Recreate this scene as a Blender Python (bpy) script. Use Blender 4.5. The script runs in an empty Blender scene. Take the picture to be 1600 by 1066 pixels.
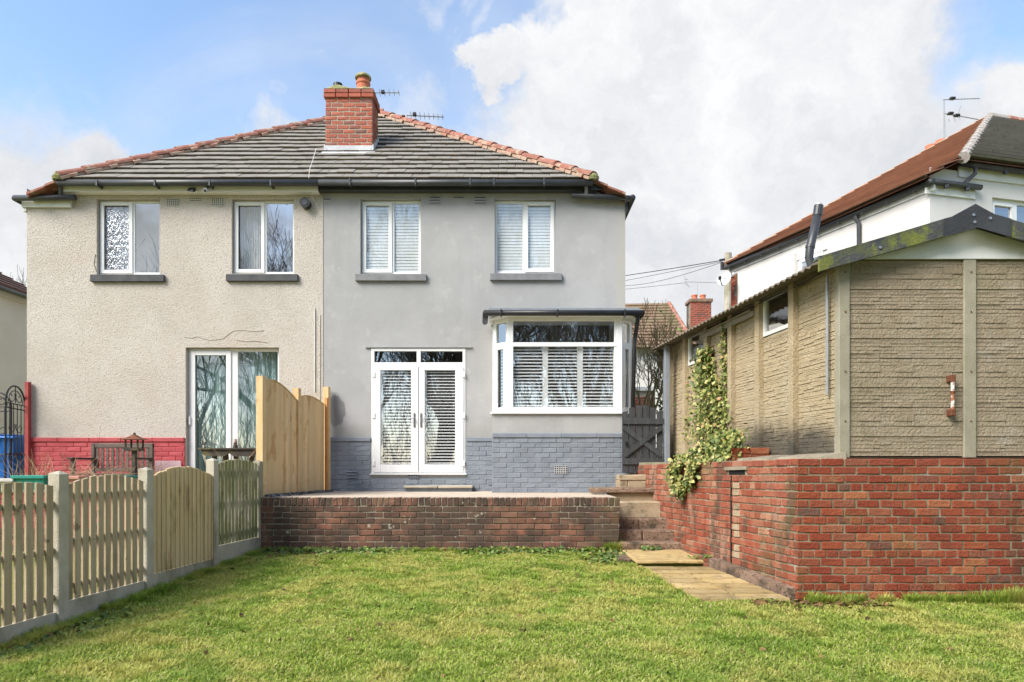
import bpy, math, random
import numpy as np
from mathutils import Vector, Matrix
random.seed(7); RNG = np.random.default_rng(7)
R = math.radians
scene = bpy.context.scene
col = scene.collection

# ------------------------------------------------------------------ camera
EYE = 1.6; F = 1067.0; CX = 800.0; HY = 730.0
cam = bpy.data.cameras.new('camera'); camo = bpy.data.objects.new('camera', cam)
col.objects.link(camo); camo.location = (0, 0, EYE); camo.rotation_euler = (R(90), 0, 0)
cam.sensor_width = 36.0; cam.lens = 36.0 * F / 1600.0; cam.shift_y = (HY - 533.0) / 1600.0
cam.clip_start = 0.05; cam.clip_end = 2000
scene.camera = camo
scene.view_settings.view_transform = 'Standard'
scene.view_settings.look = 'None'
scene.view_settings.gamma = 1.0
scene.view_settings.exposure = 1.72

# ------------------------------------------------------------------ world: sky with clouds
SUN_EL, SUN_AZ = R(42), R(-130)      # azimuth measured from +Y clockwise: behind the camera, to the left
w = bpy.data.worlds.new('World'); scene.world = w; w.use_nodes = True
nt = w.node_tree; nt.nodes.clear()
def WN(t, **k):
    n = nt.nodes.new(t)
    for a, b in k.items(): setattr(n, a, b)
    return n
out = WN('ShaderNodeOutputWorld'); bg = WN('ShaderNodeBackground')
sky = WN('ShaderNodeTexSky'); sky.sky_type = 'NISHITA'; sky.sun_disc = False
sky.sun_elevation = SUN_EL; sky.sun_rotation = SUN_AZ
sky.air_density = 1.0; sky.dust_density = 1.2; sky.ozone_density = 1.6
tc = WN('ShaderNodeTexCoord')
def wmath(op, a, b=None, c=None):
    n = WN('ShaderNodeMath', operation=op)
    for i, v in enumerate((a, b, c)):
        if v is None: continue
        if isinstance(v, (int, float)): n.inputs[i].default_value = v
        else: nt.links.new(v, n.inputs[i])
    return n.outputs[0]
def wnoise(scale, detail, rough=0.55, vec=None, dist=0.0):
    n = WN('ShaderNodeTexNoise'); n.inputs['Scale'].default_value = scale
    n.inputs['Detail'].default_value = detail; n.inputs['Roughness'].default_value = rough
    n.inputs['Distortion'].default_value = dist
    nt.links.new(vec or tc.outputs['Generated'], n.inputs['Vector']); return n
warp = wnoise(3.4, 7.0, 0.62)
wv = WN('ShaderNodeVectorMath', operation='SUBTRACT'); nt.links.new(warp.outputs['Color'], wv.inputs[0]); wv.inputs[1].default_value = (.5, .5, .5)
ws = WN('ShaderNodeVectorMath', operation='SCALE'); nt.links.new(wv.outputs[0], ws.inputs[0]); ws.inputs['Scale'].default_value = 0.42
wa = WN('ShaderNodeVectorMath', operation='ADD'); nt.links.new(tc.outputs['Generated'], wa.inputs[0]); nt.links.new(ws.outputs[0], wa.inputs[1])
def sdir(px, py):
    v = Vector(((px - CX) / F, 1.0, (HY - py) / F)); return v.normalized()
# cumulus banks: (pixel-derived direction, angular radius, squash)
banks = [(1180, 130, .27), (1050, 300, .25), (1370, 40, .12), (1300, 290, .19), (900, 400, .20), (1150, 480, .30),
         (1640, 190, .10), (60, 350, .17), (-120, 420, .28), (170, 285, .09), (110, 300, .12), (790, 110, .05), (940, 60, .12), (1560, 480, .3), (700, 560, .3), (300, 600, .3)]
acc = None
for (px, py, r) in banks:
    d = WN('ShaderNodeVectorMath', operation='DISTANCE'); nt.links.new(wa.outputs[0], d.inputs[0]); d.inputs[1].default_value = sdir(px, py)
    m = wmath('MULTIPLY_ADD', d.outputs['Value'], -1.0 / r, 1.0)      # 1 in the middle, 0 at the rim
    acc = m if acc is None else wmath('SMOOTH_MAX', acc, m, 0.12)
# scattered cloud over the rest of the sky
gen = wnoise(2.3, 8.0, 0.58, dist=0.3); gen.noise_dimensions = '4D'; gen.inputs['W'].default_value = 3.0
gmask = wmath('MULTIPLY_ADD', gen.outputs['Fac'], 4.5, -2.35)
acc = wmath('MAXIMUM', acc, gmask)
cm = WN('ShaderNodeMapRange', interpolation_type='SMOOTHSTEP'); nt.links.new(acc, cm.inputs['Value'])
cm.inputs['From Min'].default_value = -0.10; cm.inputs['From Max'].default_value = 0.32
# thin veil
veil = wnoise(1.5, 6.0, 0.6, dist=0.8)
vm = WN('ShaderNodeMapRange', interpolation_type='SMOOTHSTEP'); nt.links.new(veil.outputs['Fac'], vm.inputs['Value'])
vm.inputs['From Min'].default_value = 0.42; vm.inputs['From Max'].default_value = 0.85; vm.inputs['To Max'].default_value = 0.55
cov = wmath('MAXIMUM', cm.outputs[0], vm.outputs[0])
shade = wnoise(5.5, 6.0, 0.6, vec=wa.outputs[0])
cr = WN('ShaderNodeValToRGB'); nt.links.new(shade.outputs['Fac'], cr.inputs[0])
cr.color_ramp.elements[0].position = .32; cr.color_ramp.elements[0].color = (2.2, 2.27, 2.4, 1)
cr.color_ramp.elements[1].position = .66; cr.color_ramp.elements[1].color = (3.0, 3.02, 3.05, 1)
skb = WN('ShaderNodeMixRGB', blend_type='MULTIPLY'); skb.inputs[0].default_value = 1.0
nt.links.new(sky.outputs[0], skb.inputs[1]); skb.inputs[2].default_value = (.98, 1.0, .98, 1)
mx = WN('ShaderNodeMixRGB'); nt.links.new(cov, mx.inputs[0]); nt.links.new(skb.outputs[0], mx.inputs[1]); nt.links.new(cr.outputs[0], mx.inputs[2])
nt.links.new(mx.outputs[0], bg.inputs[0]); bg.inputs[1].default_value = 0.10
nt.links.new(bg.outputs[0], out.inputs[0])

# ------------------------------------------------------------------ sun
sl = bpy.data.lights.new('sun', 'SUN'); sl.energy = 1.7; sl.angle = R(32); sl.color = (1.0, .95, .87)
so = bpy.data.objects.new('sun', sl); col.objects.link(so)
sd = Vector((math.sin(SUN_AZ) * math.cos(SUN_EL), math.cos(SUN_AZ) * math.cos(SUN_EL), math.sin(SUN_EL)))
so.rotation_euler = (-sd).to_track_quat('-Z', 'Y').to_euler(); so.location = sd * 60

# ------------------------------------------------------------------ helpers
def at(px, py, Y):
    """pixel of the photograph + distance -> point in the place"""
    return Vector(((px - CX) * Y / F, Y, EYE + (HY - py) * Y / F))
def ax(px, Y): return (px - CX) * Y / F
def az(py, Y): return EYE + (HY - py) * Y / F

WO = {}   # world origin of every object built
def reg(o, parent, origin, rot=0.0):
    col.objects.link(o)
    po = WO.get(parent.name, Vector()) if parent else Vector()
    o.parent = parent; o.location = Vector(origin) - po
    if rot: o.rotation_euler = (0, 0, rot)
    WO[o.name] = Vector(origin)
    return o
def tag(o, label=None, cat=None, group=None, kind=None):
    if label: o['label'] = label
    if cat: o['category'] = cat
    if group: o['group'] = group
    if kind: o['kind'] = kind
    return o
def thing(name, loc, label, cat, group=None):
    o = bpy.data.objects.new(name, None); o.empty_display_size = .2
    reg(o, None, loc); return tag(o, label, cat, group)

class MB:
    def __init__(s): s.v = []; s.f = []
    def quad(s, a, b, c, d):
        i = len(s.v); s.v += [tuple(a), tuple(b), tuple(c), tuple(d)]; s.f.append((i, i+1, i+2, i+3)); return s
    def poly(s, pts):
        i = len(s.v); s.v += [tuple(p) for p in pts]; s.f.append(tuple(range(i, i+len(pts)))); return s
    def hexa(s, p):   # 8 points: bottom 4 ccw, top 4 ccw
        i = len(s.v); s.v += [tuple(q) for q in p]
        for f in ((3,2,1,0),(4,5,6,7),(0,1,5,4),(1,2,6,5),(2,3,7,6),(3,0,4,7)): s.f.append(tuple(i+k for k in f))
        return s
    def box(s, x0, x1, y0, y1, z0, z1):
        return s.hexa([(x0,y0,z0),(x1,y0,z0),(x1,y1,z0),(x0,y1,z0),(x0,y0,z1),(x1,y0,z1),(x1,y1,z1),(x0,y1,z1)])
    def cbox(s, x0, x1, y0, y1, z0, z1, c=.005, jit=0.0):   # chamfered box
        i = len(s.v); X=(x0,x1); Y=(y0,y1); Z=(z0,z1); idx={}
        for a in (0,1):
            for b in (0,1):
                for d in (0,1):
                    j = [random.uniform(-jit,jit) for _ in range(3)]
                    sx,sy,sz = (1 if a==0 else -1),(1 if b==0 else -1),(1 if d==0 else -1)
                    P = (X[a]+j[0],Y[b]+j[1],Z[d]+j[2])
                    idx[a,b,d,0]=len(s.v); s.v.append((P[0],P[1]+sy*c,P[2]+sz*c))
                    idx[a,b,d,1]=len(s.v); s.v.append((P[0]+sx*c,P[1],P[2]+sz*c))
                    idx[a,b,d,2]=len(s.v); s.v.append((P[0]+sx*c,P[1]+sy*c,P[2]))
        q=[(0,0),(1,0),(1,1),(0,1)]
        for a in (0,1):
            fx=[idx[a,b,d,0] for b,d in q]; s.f.append(tuple(fx if a else fx[::-1]))
            fy=[idx[b,a,d,1] for b,d in q]; s.f.append(tuple(fy[::-1] if a else fy))
            fz=[idx[b,d,a,2] for b,d in q]; s.f.append(tuple(fz if a else fz[::-1]))
        for a in (0,1):
            for b in (0,1):
                s.f.append((idx[a,b,0,0],idx[a,b,1,0],idx[a,b,1,1],idx[a,b,0,1]))
                s.f.append((idx[a,0,b,0],idx[a,1,b,0],idx[a,1,b,2],idx[a,0,b,2]))
                s.f.append((idx[0,a,b,1],idx[1,a,b,1],idx[1,a,b,2],idx[0,a,b,2]))
                for d in (0,1): s.f.append((idx[a,b,d,0],idx[a,b,d,1],idx[a,b,d,2]))
        return s
    def beam(s, a, b, wdt, h, up=(0,0,1)):     # rectangular bar from a to b
        a=Vector(a); b=Vector(b); d=(b-a).normalized(); u=Vector(up)
        if abs(d.dot(u))>.99: u=Vector((0,1,0))
        r=d.cross(u).normalized()*wdt/2; u=r.cross(d).normalized()*h/2
        return s.hexa([a-r-u,a+r-u,b+r-u,b-r-u,a-r+u,a+r+u,b+r+u,b-r+u])
    def tube(s, pts, rad, n=8, cap=True):
        pts=[Vector(p) for p in pts]
        rads = rad if isinstance(rad,(list,tuple)) else [rad]*len(pts)
        base=len(s.v); ref=None
        for k,p in enumerate(pts):
            d=(pts[min(k+1,len(pts)-1)]-pts[max(k-1,0)]).normalized()
            if ref is None: ref = Vector((0,0,1)) if abs(d.z)<.9 else Vector((1,0,0))
            r=d.cross(ref).normalized(); u=r.cross(d).normalized(); ref=u
            for j in range(n):
                t=2*math.pi*j/n; s.v.append(tuple(p+(r*math.cos(t)+u*math.sin(t))*rads[k]))
        for k in range(len(pts)-1):
            for j in range(n):
                s.f.append((base+k*n+j,base+k*n+(j+1)%n,base+(k+1)*n+(j+1)%n,base+(k+1)*n+j))
        if cap:
            s.f.append(tuple(base+j for j in range(n))[::-1]); s.f.append(tuple(base+(len(pts)-1)*n+j for j in range(n)))
        return s
    def lathe(s, c, prof, n=20):
        base=len(s.v); c=Vector(c)
        for (r,z) in prof:
            for j in range(n):
                t=2*math.pi*j/n; s.v.append((c.x+r*math.cos(t),c.y+r*math.sin(t),c.z+z))
        for k in range(len(prof)-1):
            for j in range(n): s.f.append((base+k*n+j,base+k*n+(j+1)%n,base+(k+1)*n+(j+1)%n,base+(k+1)*n+j))
        s.f.append(tuple(base+(len(prof)-1)*n+j for j in range(n))); s.f.append(tuple(base+j for j in range(n))[::-1])
        return s
    def prism(s, pts, vec):      # polygon extruded along vec
        i=len(s.v); n=len(pts); v=Vector(vec)
        s.v += [tuple(p) for p in pts]+[tuple(Vector(p)+v) for p in pts]
        s.f.append(tuple(range(i,i+n))); s.f.append(tuple(range(i+n,i+2*n))[::-1])
        for k in range(n): s.f.append((i+k,i+n+k,i+n+(k+1)%n,i+(k+1)%n))
        return s
    def mesh(s, name, m, off=(0,0,0), smooth=False):
        me=bpy.data.meshes.new(name); o=Vector(off)
        me.from_pydata([(x-o.x,y-o.y,z-o.z) for x,y,z in s.v],[],s.f); me.materials.append(m)
        if smooth: me.polygons.foreach_set('use_smooth',[True]*len(me.polygons))
        me.update(); return me
    def build(s, name, m, parent=None, origin=None, smooth=False, label=None):
        if origin is None: origin = WO[parent.name] if parent else Vector((0,0,0))
        o=bpy.data.objects.new(name, s.mesh(name,m,origin,smooth)); reg(o,parent,origin)
        if label: o['label']=label
        return o
def inst(name, me, parent, origin, rot=0.0, tilt=None):
    o=bpy.data.objects.new(name,me); reg(o,parent,origin)
    o.rotation_euler = tilt if tilt else (0,0,rot)
    return o
def np_mesh(name, V, Fq, m, parent=None, attr=None, attrname='shade'):
    """V (n,3), Fq (m,k) arrays"""
    me=bpy.data.meshes.new(name); k=Fq.shape[1]
    me.vertices.add(len(V)); me.vertices.foreach_set('co',V.astype(np.float32).ravel())
    me.loops.add(Fq.size); me.loops.foreach_set('vertex_index',Fq.astype(np.int32).ravel())
    me.polygons.add(len(Fq)); me.polygons.foreach_set('loop_start',np.arange(0,Fq.size,k,dtype=np.int32))
    me.update(calc_edges=True); me.materials.append(m)
    if attr is not None:
        a=me.attributes.new(attrname,'FLOAT','POINT'); a.data.foreach_set('value',attr.astype(np.float32))
    o=bpy.data.objects.new(name,me); reg(o,parent,WO[parent.name] if parent else (0,0,0))
    if parent:
        off=WO[parent.name]; me.vertices.foreach_set('co',(V-np.array(off)).astype(np.float32).ravel()); me.update()
    return o

# ------------------------------------------------------------------ materials
MATS={}
def M(name, c1, c2=None, sc=3.0, rough=.8, bump=0.0, bsc=60.0, rand=0.0, ramp=None, stains=(), spec=.4, metal=0.0, stretch=None, speck=None, attr=None, val=1.0):
    m=bpy.data.materials.new(name); m.use_nodes=True; t=m.node_tree; N=t.nodes; L=t.links
    b=N['Principled BSDF']; b.inputs['Roughness'].default_value=rough; b.inputs['Metallic'].default_value=metal
    b.inputs['Specular IOR Level'].default_value=spec
    geo=N.new('ShaderNodeNewGeometry'); pos=geo.outputs['Position']
    if stretch:
        mp=N.new('ShaderNodeMapping'); mp.inputs['Scale'].default_value=stretch; L.new(pos,mp.inputs[0]); spos=mp.outputs[0]
    else: spos=pos
    def noise(scale,detail=5,vec=None,rough_=.6):
        n=N.new('ShaderNodeTexNoise'); n.inputs['Scale'].default_value=scale; n.inputs['Detail'].default_value=detail
        n.inputs['Roughness'].default_value=rough_; L.new(vec or pos,n.inputs['Vector']); return n.outputs['Fac']
    def mr(v,a,bb,c=0.,d=1.):
        n=N.new('ShaderNodeMapRange'); n.interpolation_type='SMOOTHSTEP'; L.new(v,n.inputs['Value'])
        for k,x in zip(('From Min','From Max','To Min','To Max'),(a,bb,c,d)): n.inputs[k].default_value=x
        return n.outputs[0]
    def mix(f,a,bb):
        n=N.new('ShaderNodeMixRGB')
        for i,x in enumerate((f,a,bb)):
            if isinstance(x,tuple): n.inputs[i].default_value=(*x,1)
            elif isinstance(x,float): n.inputs[i].default_value=x
            else: L.new(x,n.inputs[i])
        return n.outputs[0]
    rnd=None
    if rand or ramp:
        oi=N.new('ShaderNodeObjectInfo'); ad=N.new('ShaderNodeMath'); ad.operation='ADD'; fr=N.new('ShaderNodeMath'); fr.operation='FRACT'
        L.new(oi.outputs['Random'],ad.inputs[0]); L.new(geo.outputs['Random Per Island'],ad.inputs[1]); L.new(ad.outputs[0],fr.inputs[0]); rnd=fr.outputs[0]
        if attr:
            an=N.new('ShaderNodeAttribute'); an.attribute_name=attr; rnd=an.outputs['Fac']
    if ramp:
        cr=N.new('ShaderNodeValToRGB'); els=cr.color_ramp.elements
        while len(els)<len(ramp): els.new(.5)
        for e,(p,c) in zip(els,ramp): e.position=p; e.color=(*c,1)
        L.new(rnd,cr.inputs[0]); base=cr.outputs[0]
        if c2: base=mix(mr(noise(sc,6,spos),.4,.75,0.,.7),base,c2)
    else:
        base=mix(mr(noise(sc,6,spos),.3,.7),c1,c2 or c1)
    if speck:
        (sc3,ssc,lo,hi)=speck; base=mix(mr(noise(ssc,3),lo,hi),base,sc3)
    for st in stains:
        c3,s3,lo,hi=st[:4]; lo-=.05; hi-=.08; amt=st[4] if len(st)>4 else 1.
        if len(st)>5:
            mp2=N.new('ShaderNodeMapping'); mp2.inputs['Scale'].default_value=st[5]; L.new(pos,mp2.inputs[0]); vv=mp2.outputs[0]
        else: vv=pos
        base=mix(mr(noise(s3,7,vv,.65),lo,hi,0.,amt),base,c3)
    if rand:
        h=N.new('ShaderNodeHueSaturation'); mm=N.new('ShaderNodeMapRange'); L.new(rnd,mm.inputs[0])
        mm.inputs['To Min'].default_value=val-rand; mm.inputs['To Max'].default_value=val+rand
        L.new(mm.outputs[0],h.inputs['Value']); L.new(base,h.inputs['Color']); base=h.outputs[0]
    L.new(base,b.inputs['Base Color'])
    if bump:
        bp=N.new('ShaderNodeBump'); bp.inputs['Strength'].default_value=bump; bp.inputs['Distance'].default_value=.02
        L.new(noise(bsc,4,spos),bp.inputs['Height']); L.new(bp.outputs[0],b.inputs['Normal'])
    MATS[name]=m; m['tree']=0
    return m

def ellipse_stain(m, c, center, rad, soft=.25, amt=.6):
    """a damp patch with a shape of its own on a wall"""
    t=m.node_tree; N=t.nodes; L=t.links; b=N['Principled BSDF']; src=b.inputs['Base Color'].links[0].from_socket
    g=N.new('ShaderNodeNewGeometry'); nz=N.new('ShaderNodeTexNoise'); nz.inputs['Scale'].default_value=9; nz.inputs['Detail'].default_value=4; L.new(g.outputs['Position'],nz.inputs[0])
    sb=N.new('ShaderNodeVectorMath'); sb.operation='SUBTRACT'; L.new(g.outputs['Position'],sb.inputs[0]); sb.inputs[1].default_value=center
    dv=N.new('ShaderNodeVectorMath'); dv.operation='DIVIDE'; L.new(sb.outputs[0],dv.inputs[0]); dv.inputs[1].default_value=rad
    ln=N.new('ShaderNodeVectorMath'); ln.operation='LENGTH'; L.new(dv.outputs[0],ln.inputs[0])
    ad=N.new('ShaderNodeMath'); ad.operation='MULTIPLY_ADD'; L.new(nz.outputs['Fac'],ad.inputs[0]); ad.inputs[1].default_value=.6; L.new(ln.outputs['Value'],ad.inputs[2])
    mr=N.new('ShaderNodeMapRange'); mr.interpolation_type='SMOOTHSTEP'; L.new(ad.outputs[0],mr.inputs[0])
    mr.inputs['From Min'].default_value=1.3+soft; mr.inputs['From Max'].default_value=1.3-soft; mr.inputs['To Max'].default_value=amt
    mx=N.new('ShaderNodeMixRGB'); L.new(mr.outputs[0],mx.inputs[0]); L.new(src,mx.inputs[1]); mx.inputs[2].default_value=(*c,1); L.new(mx.outputs[0],b.inputs['Base Color'])

render_grey=M('grey_render',(.345,.342,.34),(.385,.382,.38),1.6,.9,.25,30,stains=[((.30,.30,.295),2.2,.58,.75,.45,(1,1,.16)),((.44,.435,.43),5,.62,.78,.5),((.31,.31,.31),.9,.5,.75,.5),((.42,.41,.40),2.5,.58,.8,.5)])
ellipse_stain(render_grey,(.16,.16,.165),(-3.13,12.1,2.60),(.17,.4,.27),.06,.75)
ellipse_stain(render_grey,(.40,.38,.33),(1.95,12.1,4.6),(.10,.5,1.9),.25,.55)
for cx_ in (-2.15,.24):
    ellipse_stain(render_grey,(.285,.285,.28),(cx_,12.1,4.55),(.62,.4,.42),.5,.35)
ellipse_stain(render_grey,(.29,.28,.26),(-2.6,12.1,2.18),(3.2,.4,.16),.5,.4)
pebble=M('cream_pebbledash',(.51,.455,.395),(.57,.525,.47),1.2,.95,.9,55,speck=((.37,.325,.275),42,.50,.68),
    stains=[((.40,.365,.32),.7,.53,.78,.4),((.50,.40,.31),1.1,.62,.8,.4)])
white=M('white_upvc',(.78,.78,.77),(.82,.82,.82),2,.35,spec=.5)
white_paint=M('white_painted_board',(.72,.72,.69),(.78,.78,.75),3,.55,.1,40,stains=[((.55,.56,.48),4,.6,.8,.4)])
white_render=M('white_render',(.60,.58,.55),(.66,.645,.615),1.2,.9,.15,60)
cream_render=M('cream_render',(.55,.52,.44),(.60,.57,.49),1.2,.9,.2,60)
dark_grey=M('dark_grey_plastic',(.035,.038,.042),(.05,.053,.058),5,.4,spec=.5)
black=M('black_plastic',(.015,.015,.017),(.025,.025,.027),5,.4)
slate_sill=M('dark_painted_sill',(.045,.047,.052),(.075,.077,.082),6,.7,.3,50)
grey_sill=M('grey_painted_sill',(.17,.17,.18),(.22,.22,.225),6,.7,.3,50)
grey_gate=M('charcoal_timber',(.035,.037,.04),(.06,.062,.066),5,.6,.3,40,rand=.15,stretch=(4,4,.5))
blue_brick=M('blue_grey_painted_brick',(.19,.215,.25),(.225,.25,.285),5,.6,.35,45,rand=.05,stains=[((.16,.18,.21),2,.55,.8,.5)])
red_brick_paint=M('red_painted_brick',(.40,.05,.06),(.46,.08,.085),4,.55,.3,40,rand=.06,stains=[((.30,.05,.05),2.5,.55,.8,.5)])
red_paint=M('red_painted_timber',(.28,.035,.035),(.36,.06,.055),6,.6,.3,40)
mortar=M('lime_mortar',(.22,.20,.13),(.31,.285,.19),14,.95,.6,120,stains=[((.13,.13,.08),2.2,.5,.7,.8),((.46,.45,.40),5,.6,.75,.7)])
mortar_dark=M('sooty_mortar',(.30,.26,.20),(.42,.38,.30),8,.95,.5,120,stains=[((.10,.085,.06),1.2,.45,.62,.9)])
brick_red=M('red_facing_brick',(0,0,0),(.30,.055,.025),16,.88,.8,45,rand=.13,val=.82,
    ramp=[(0,(.36,.070,.030)),(.25,(.30,.058,.028)),(.5,(.39,.095,.040)),(.7,(.26,.058,.033)),(.84,(.42,.15,.065)),(.95,(.21,.075,.048)),(1,(.13,.075,.055))],
    stains=[((.09,.05,.03),1.3,.55,.72,.65,(1,1,.4)),((.27,.17,.07),2.6,.60,.76,.45),((.46,.38,.28),12,.70,.80,.5),((.06,.04,.03),22,.64,.76,.6),((.14,.13,.045),1.0,.58,.75,.45)])
brick_side=M('weathered_red_brick',(0,0,0),(.36,.15,.09),12,.88,.8,45,rand=.14,val=.84,
    ramp=[(0,(.39,.095,.045)),(.25,(.32,.072,.038)),(.45,(.43,.165,.095)),(.65,(.35,.085,.042)),(.82,(.27,.10,.065)),(1,(.46,.24,.15))],
    stains=[((.45,.31,.22),2.2,.56,.72,.45,(1,1,.25)),((.35,.06,.028),2.4,.56,.66,.7,(1,1,.2)),((.10,.06,.038),4.5,.57,.70,.75,(1,1,.4)),((.52,.45,.38),14,.68,.78,.55),((.12,.11,.04),.9,.57,.70,.55)])
brick_terrace=M('sooty_brown_brick',(0,0,0),(.085,.045,.03),5,.9,.55,70,rand=.12,
    ramp=[(0,(.21,.095,.062)),(.3,(.16,.085,.06)),(.6,(.25,.11,.07)),(.85,(.18,.11,.07)),(1,(.31,.12,.08))],
    stains=[((.055,.043,.034),1.3,.52,.68,.75,(1,1,.7)),((.16,.135,.05),1.1,.62,.78,.5),((.50,.46,.38),7.0,.69,.76,.75),((.06,.046,.036),5,.58,.75,.5)])
brick_chimney=M('orange_chimney_brick',(0,0,0),(.35,.12,.075),8,.85,.4,70,rand=.08,
    ramp=[(0,(.36,.085,.048)),(.4,(.41,.12,.07)),(.7,(.32,.085,.055)),(.9,(.23,.085,.065)),(1,(.14,.075,.06))],
    stains=[((.13,.085,.06),2.5,.6,.8,.6)])
mortar_light=M('pale_mortar',(.36,.31,.24),(.44,.39,.31),14,.95,.4,120)
conc_panel=M('cast_concrete_panel',(.27,.215,.145),(.325,.265,.185),5,.95,1.0,38,speck=((.20,.17,.115),70,.55,.72),
    stains=[((.20,.19,.10),1.2,.55,.8,.5),((.36,.33,.27),3,.6,.8,.5)])
conc_side_lit=M('cast_concrete_panel_lit_side',(.36,.285,.175),(.42,.34,.22),5,.95,1.0,38,speck=((.27,.21,.13),60,.52,.7),  # side copy of the panel concrete, sunlight painted in as a lighter warmer tone
    stains=[((.40,.35,.26),2,.55,.8,.5)])
for cc,rr in (((3.02,8.3,1.70),(.35,.95,.42)),((3.2,7.35,1.70),(.35,.5,.34))): ellipse_stain(conc_side_lit,(.045,.042,.036),cc,rr,.4,.85)
conc_post=M('concrete_post',(.29,.265,.195),(.36,.33,.25),6,.95,.5,90,stains=[((.17,.17,.09),1.5,.55,.8,.6)])
conc_fence=M('pale_concrete',(.43,.385,.30),(.52,.475,.385),5,.95,.5,80,stains=[((.18,.17,.09),1.7,.5,.75,.7,(1,1,.6)),((.60,.58,.52),3,.6,.8,.5)])
concrete=M('weathered_concrete',(.26,.22,.16),(.36,.31,.23),5,.95,.6,60,stains=[((.08,.07,.045),2.5,.55,.75,.7)])
step_stone=M('pebbly_step_concrete',(.20,.125,.085),(.30,.20,.14),7,.95,1.0,45,speck=((.07,.05,.035),28,.52,.66),stains=[((.05,.045,.03),2.5,.55,.72,.8),((.40,.34,.24),9,.62,.76,.5)])
step_sand=M('sandstone_block',(.36,.27,.17),(.43,.34,.23),6,.95,.7,45,stains=[((.10,.085,.05),3,.55,.72,.8),((.5,.42,.3),5,.6,.8,.5)])
terrace_top=M('terrace_concrete',(.50,.41,.32),(.58,.49,.39),4,.95,.5,90,stains=[((.36,.30,.24),2,.55,.8,.6)])
slab_mat=M('buff_paving_slab',(.47,.33,.135),(.56,.42,.20),3.5,.9,.5,40,rand=.17,val=.80,stains=[((.16,.11,.06),9,.58,.72,.6),((.30,.21,.10),2.3,.56,.78,.6),((.20,.19,.08),5,.62,.8,.5),((.60,.50,.32),6,.6,.8,.5)])
tile_grey=M('grey_concrete_tile',(0,0,0),(.26,.255,.225),7,.92,.4,60,rand=.05,
    ramp=[(0,(.225,.205,.18)),(.5,(.25,.23,.205)),(1,(.20,.185,.16))],stains=[((.13,.115,.07),3.2,.6,.78,.4),((.07,.065,.05),7,.60,.78,.6),((.42,.41,.38),11,.64,.78,.4)])
tile_moss_shade=M('mossy_edge_gap_shade',(.055,.045,.03),(.085,.065,.042),9,.95,.6,50,stains=[((.10,.10,.03),5,.60,.72,.6),((.13,.065,.035),7,.6,.72,.7)])  # mossy edge tone, also painted-in shade for the neighbour's course gaps
tile_brown=M('brown_roof_tile',(.23,.10,.055),(.29,.135,.08),6,.9,.4,60,rand=.12,stains=[((.11,.055,.035),1.5,.5,.8,.6)])
hip_red=M('red_hip_tile',(.27,.105,.075),(.34,.145,.105),9,.9,.4,60,rand=.12,stains=[((.42,.39,.28),8,.56,.72,.7),((.19,.09,.06),5,.58,.78,.6)])
hip_mortar=M('hip_bedding_mortar',(.36,.25,.18),(.44,.34,.26),14,.95,.6,60,stains=[((.40,.16,.10),7,.52,.7,.7)])
hip_grey=M('grey_hip_tile',(.33,.29,.26),(.42,.39,.36),10,.95,.5,50,rand=.05)
lead=M('lead_flashing',(.45,.46,.48),(.56,.57,.58),8,.6,.2,30)
grp=M('grey_flat_roof',(.19,.21,.23),(.23,.25,.27),4,.5,.1,40)
terracotta=M('terracotta',(.50,.145,.075),(.55,.18,.10),6,.8,.2,50)
moss_cement=M('mossy_flaunching',(.30,.27,.13),(.42,.38,.24),10,.95,.8,50,stains=[((.16,.17,.05),6,.5,.65,.8)])
timber_new=M('fresh_softwood',(.60,.40,.19),(.66,.48,.27),2.2,.75,.25,30,rand=.11,stretch=(9,9,.7),stains=[((.42,.21,.06),5,.60,.72,.6,(1,1,.5)),((.66,.48,.27),6,.58,.8,.5,(3,3,.4))])
timber_orange=M('orange_stained_post',(.50,.22,.06),(.58,.29,.10),3,.7,.25,30,stretch=(9,9,.7))
timber_mid=M('yellowed_fence_board',(.58,.42,.22),(.66,.51,.30),2.2,.8,.3,30,rand=.09,stretch=(9,9,.6),stains=[((.22,.14,.055),3,.56,.74,.6,(1,1,.4))])
timber_old=M('silvered_fence_slat',(.40,.305,.185),(.51,.415,.28),2.6,.85,.4,30,rand=.12,stretch=(9,9,.5),stains=[((.17,.15,.065),2.2,.54,.74,.65,(1,1,.45)),((.12,.085,.05),7,.66,.75,.7)])
timber_green=M('algae_fence_slat',(.40,.35,.23),(.50,.45,.33),2.6,.85,.4,30,rand=.12,stretch=(9,9,.5),stains=[((.15,.16,.045),2.4,.47,.68,.75,(1,1,.5)),((.10,.075,.05),9,.64,.73,.7)])
bench_wood=M('grey_weathered_bench_wood',(.10,.075,.06),(.17,.135,.11),4,.85,.4,40,rand=.1,stretch=(1,6,6))
dark_wood=M('dark_wet_timber',(.035,.03,.025),(.07,.06,.045),4,.8,.4,40,stains=[((.17,.14,.05),2,.58,.75,.5)])
batten_wood=M('grey_batten',(.22,.19,.15),(.30,.27,.22),6,.9,.4,40,stretch=(3,1,6))
iron=M('black_wrought_iron',(.012,.012,.013),(.02,.02,.021),6,.5,metal=.3)
rust=M('rusted_iron',(.12,.04,.022),(.20,.075,.035),20,.9,.5,80)
rust_white=M('chipped_white_handle',(.62,.58,.53),(.70,.66,.62),20,.7,.3,60,stains=[((.32,.10,.04),14,.50,.60,.95)])
steel=M('galvanised_steel',(.38,.39,.40),(.46,.47,.48),8,.4,metal=.8)
alu=M('dull_aluminium',(.30,.31,.32),(.36,.37,.38),8,.5,metal=.5)
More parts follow.
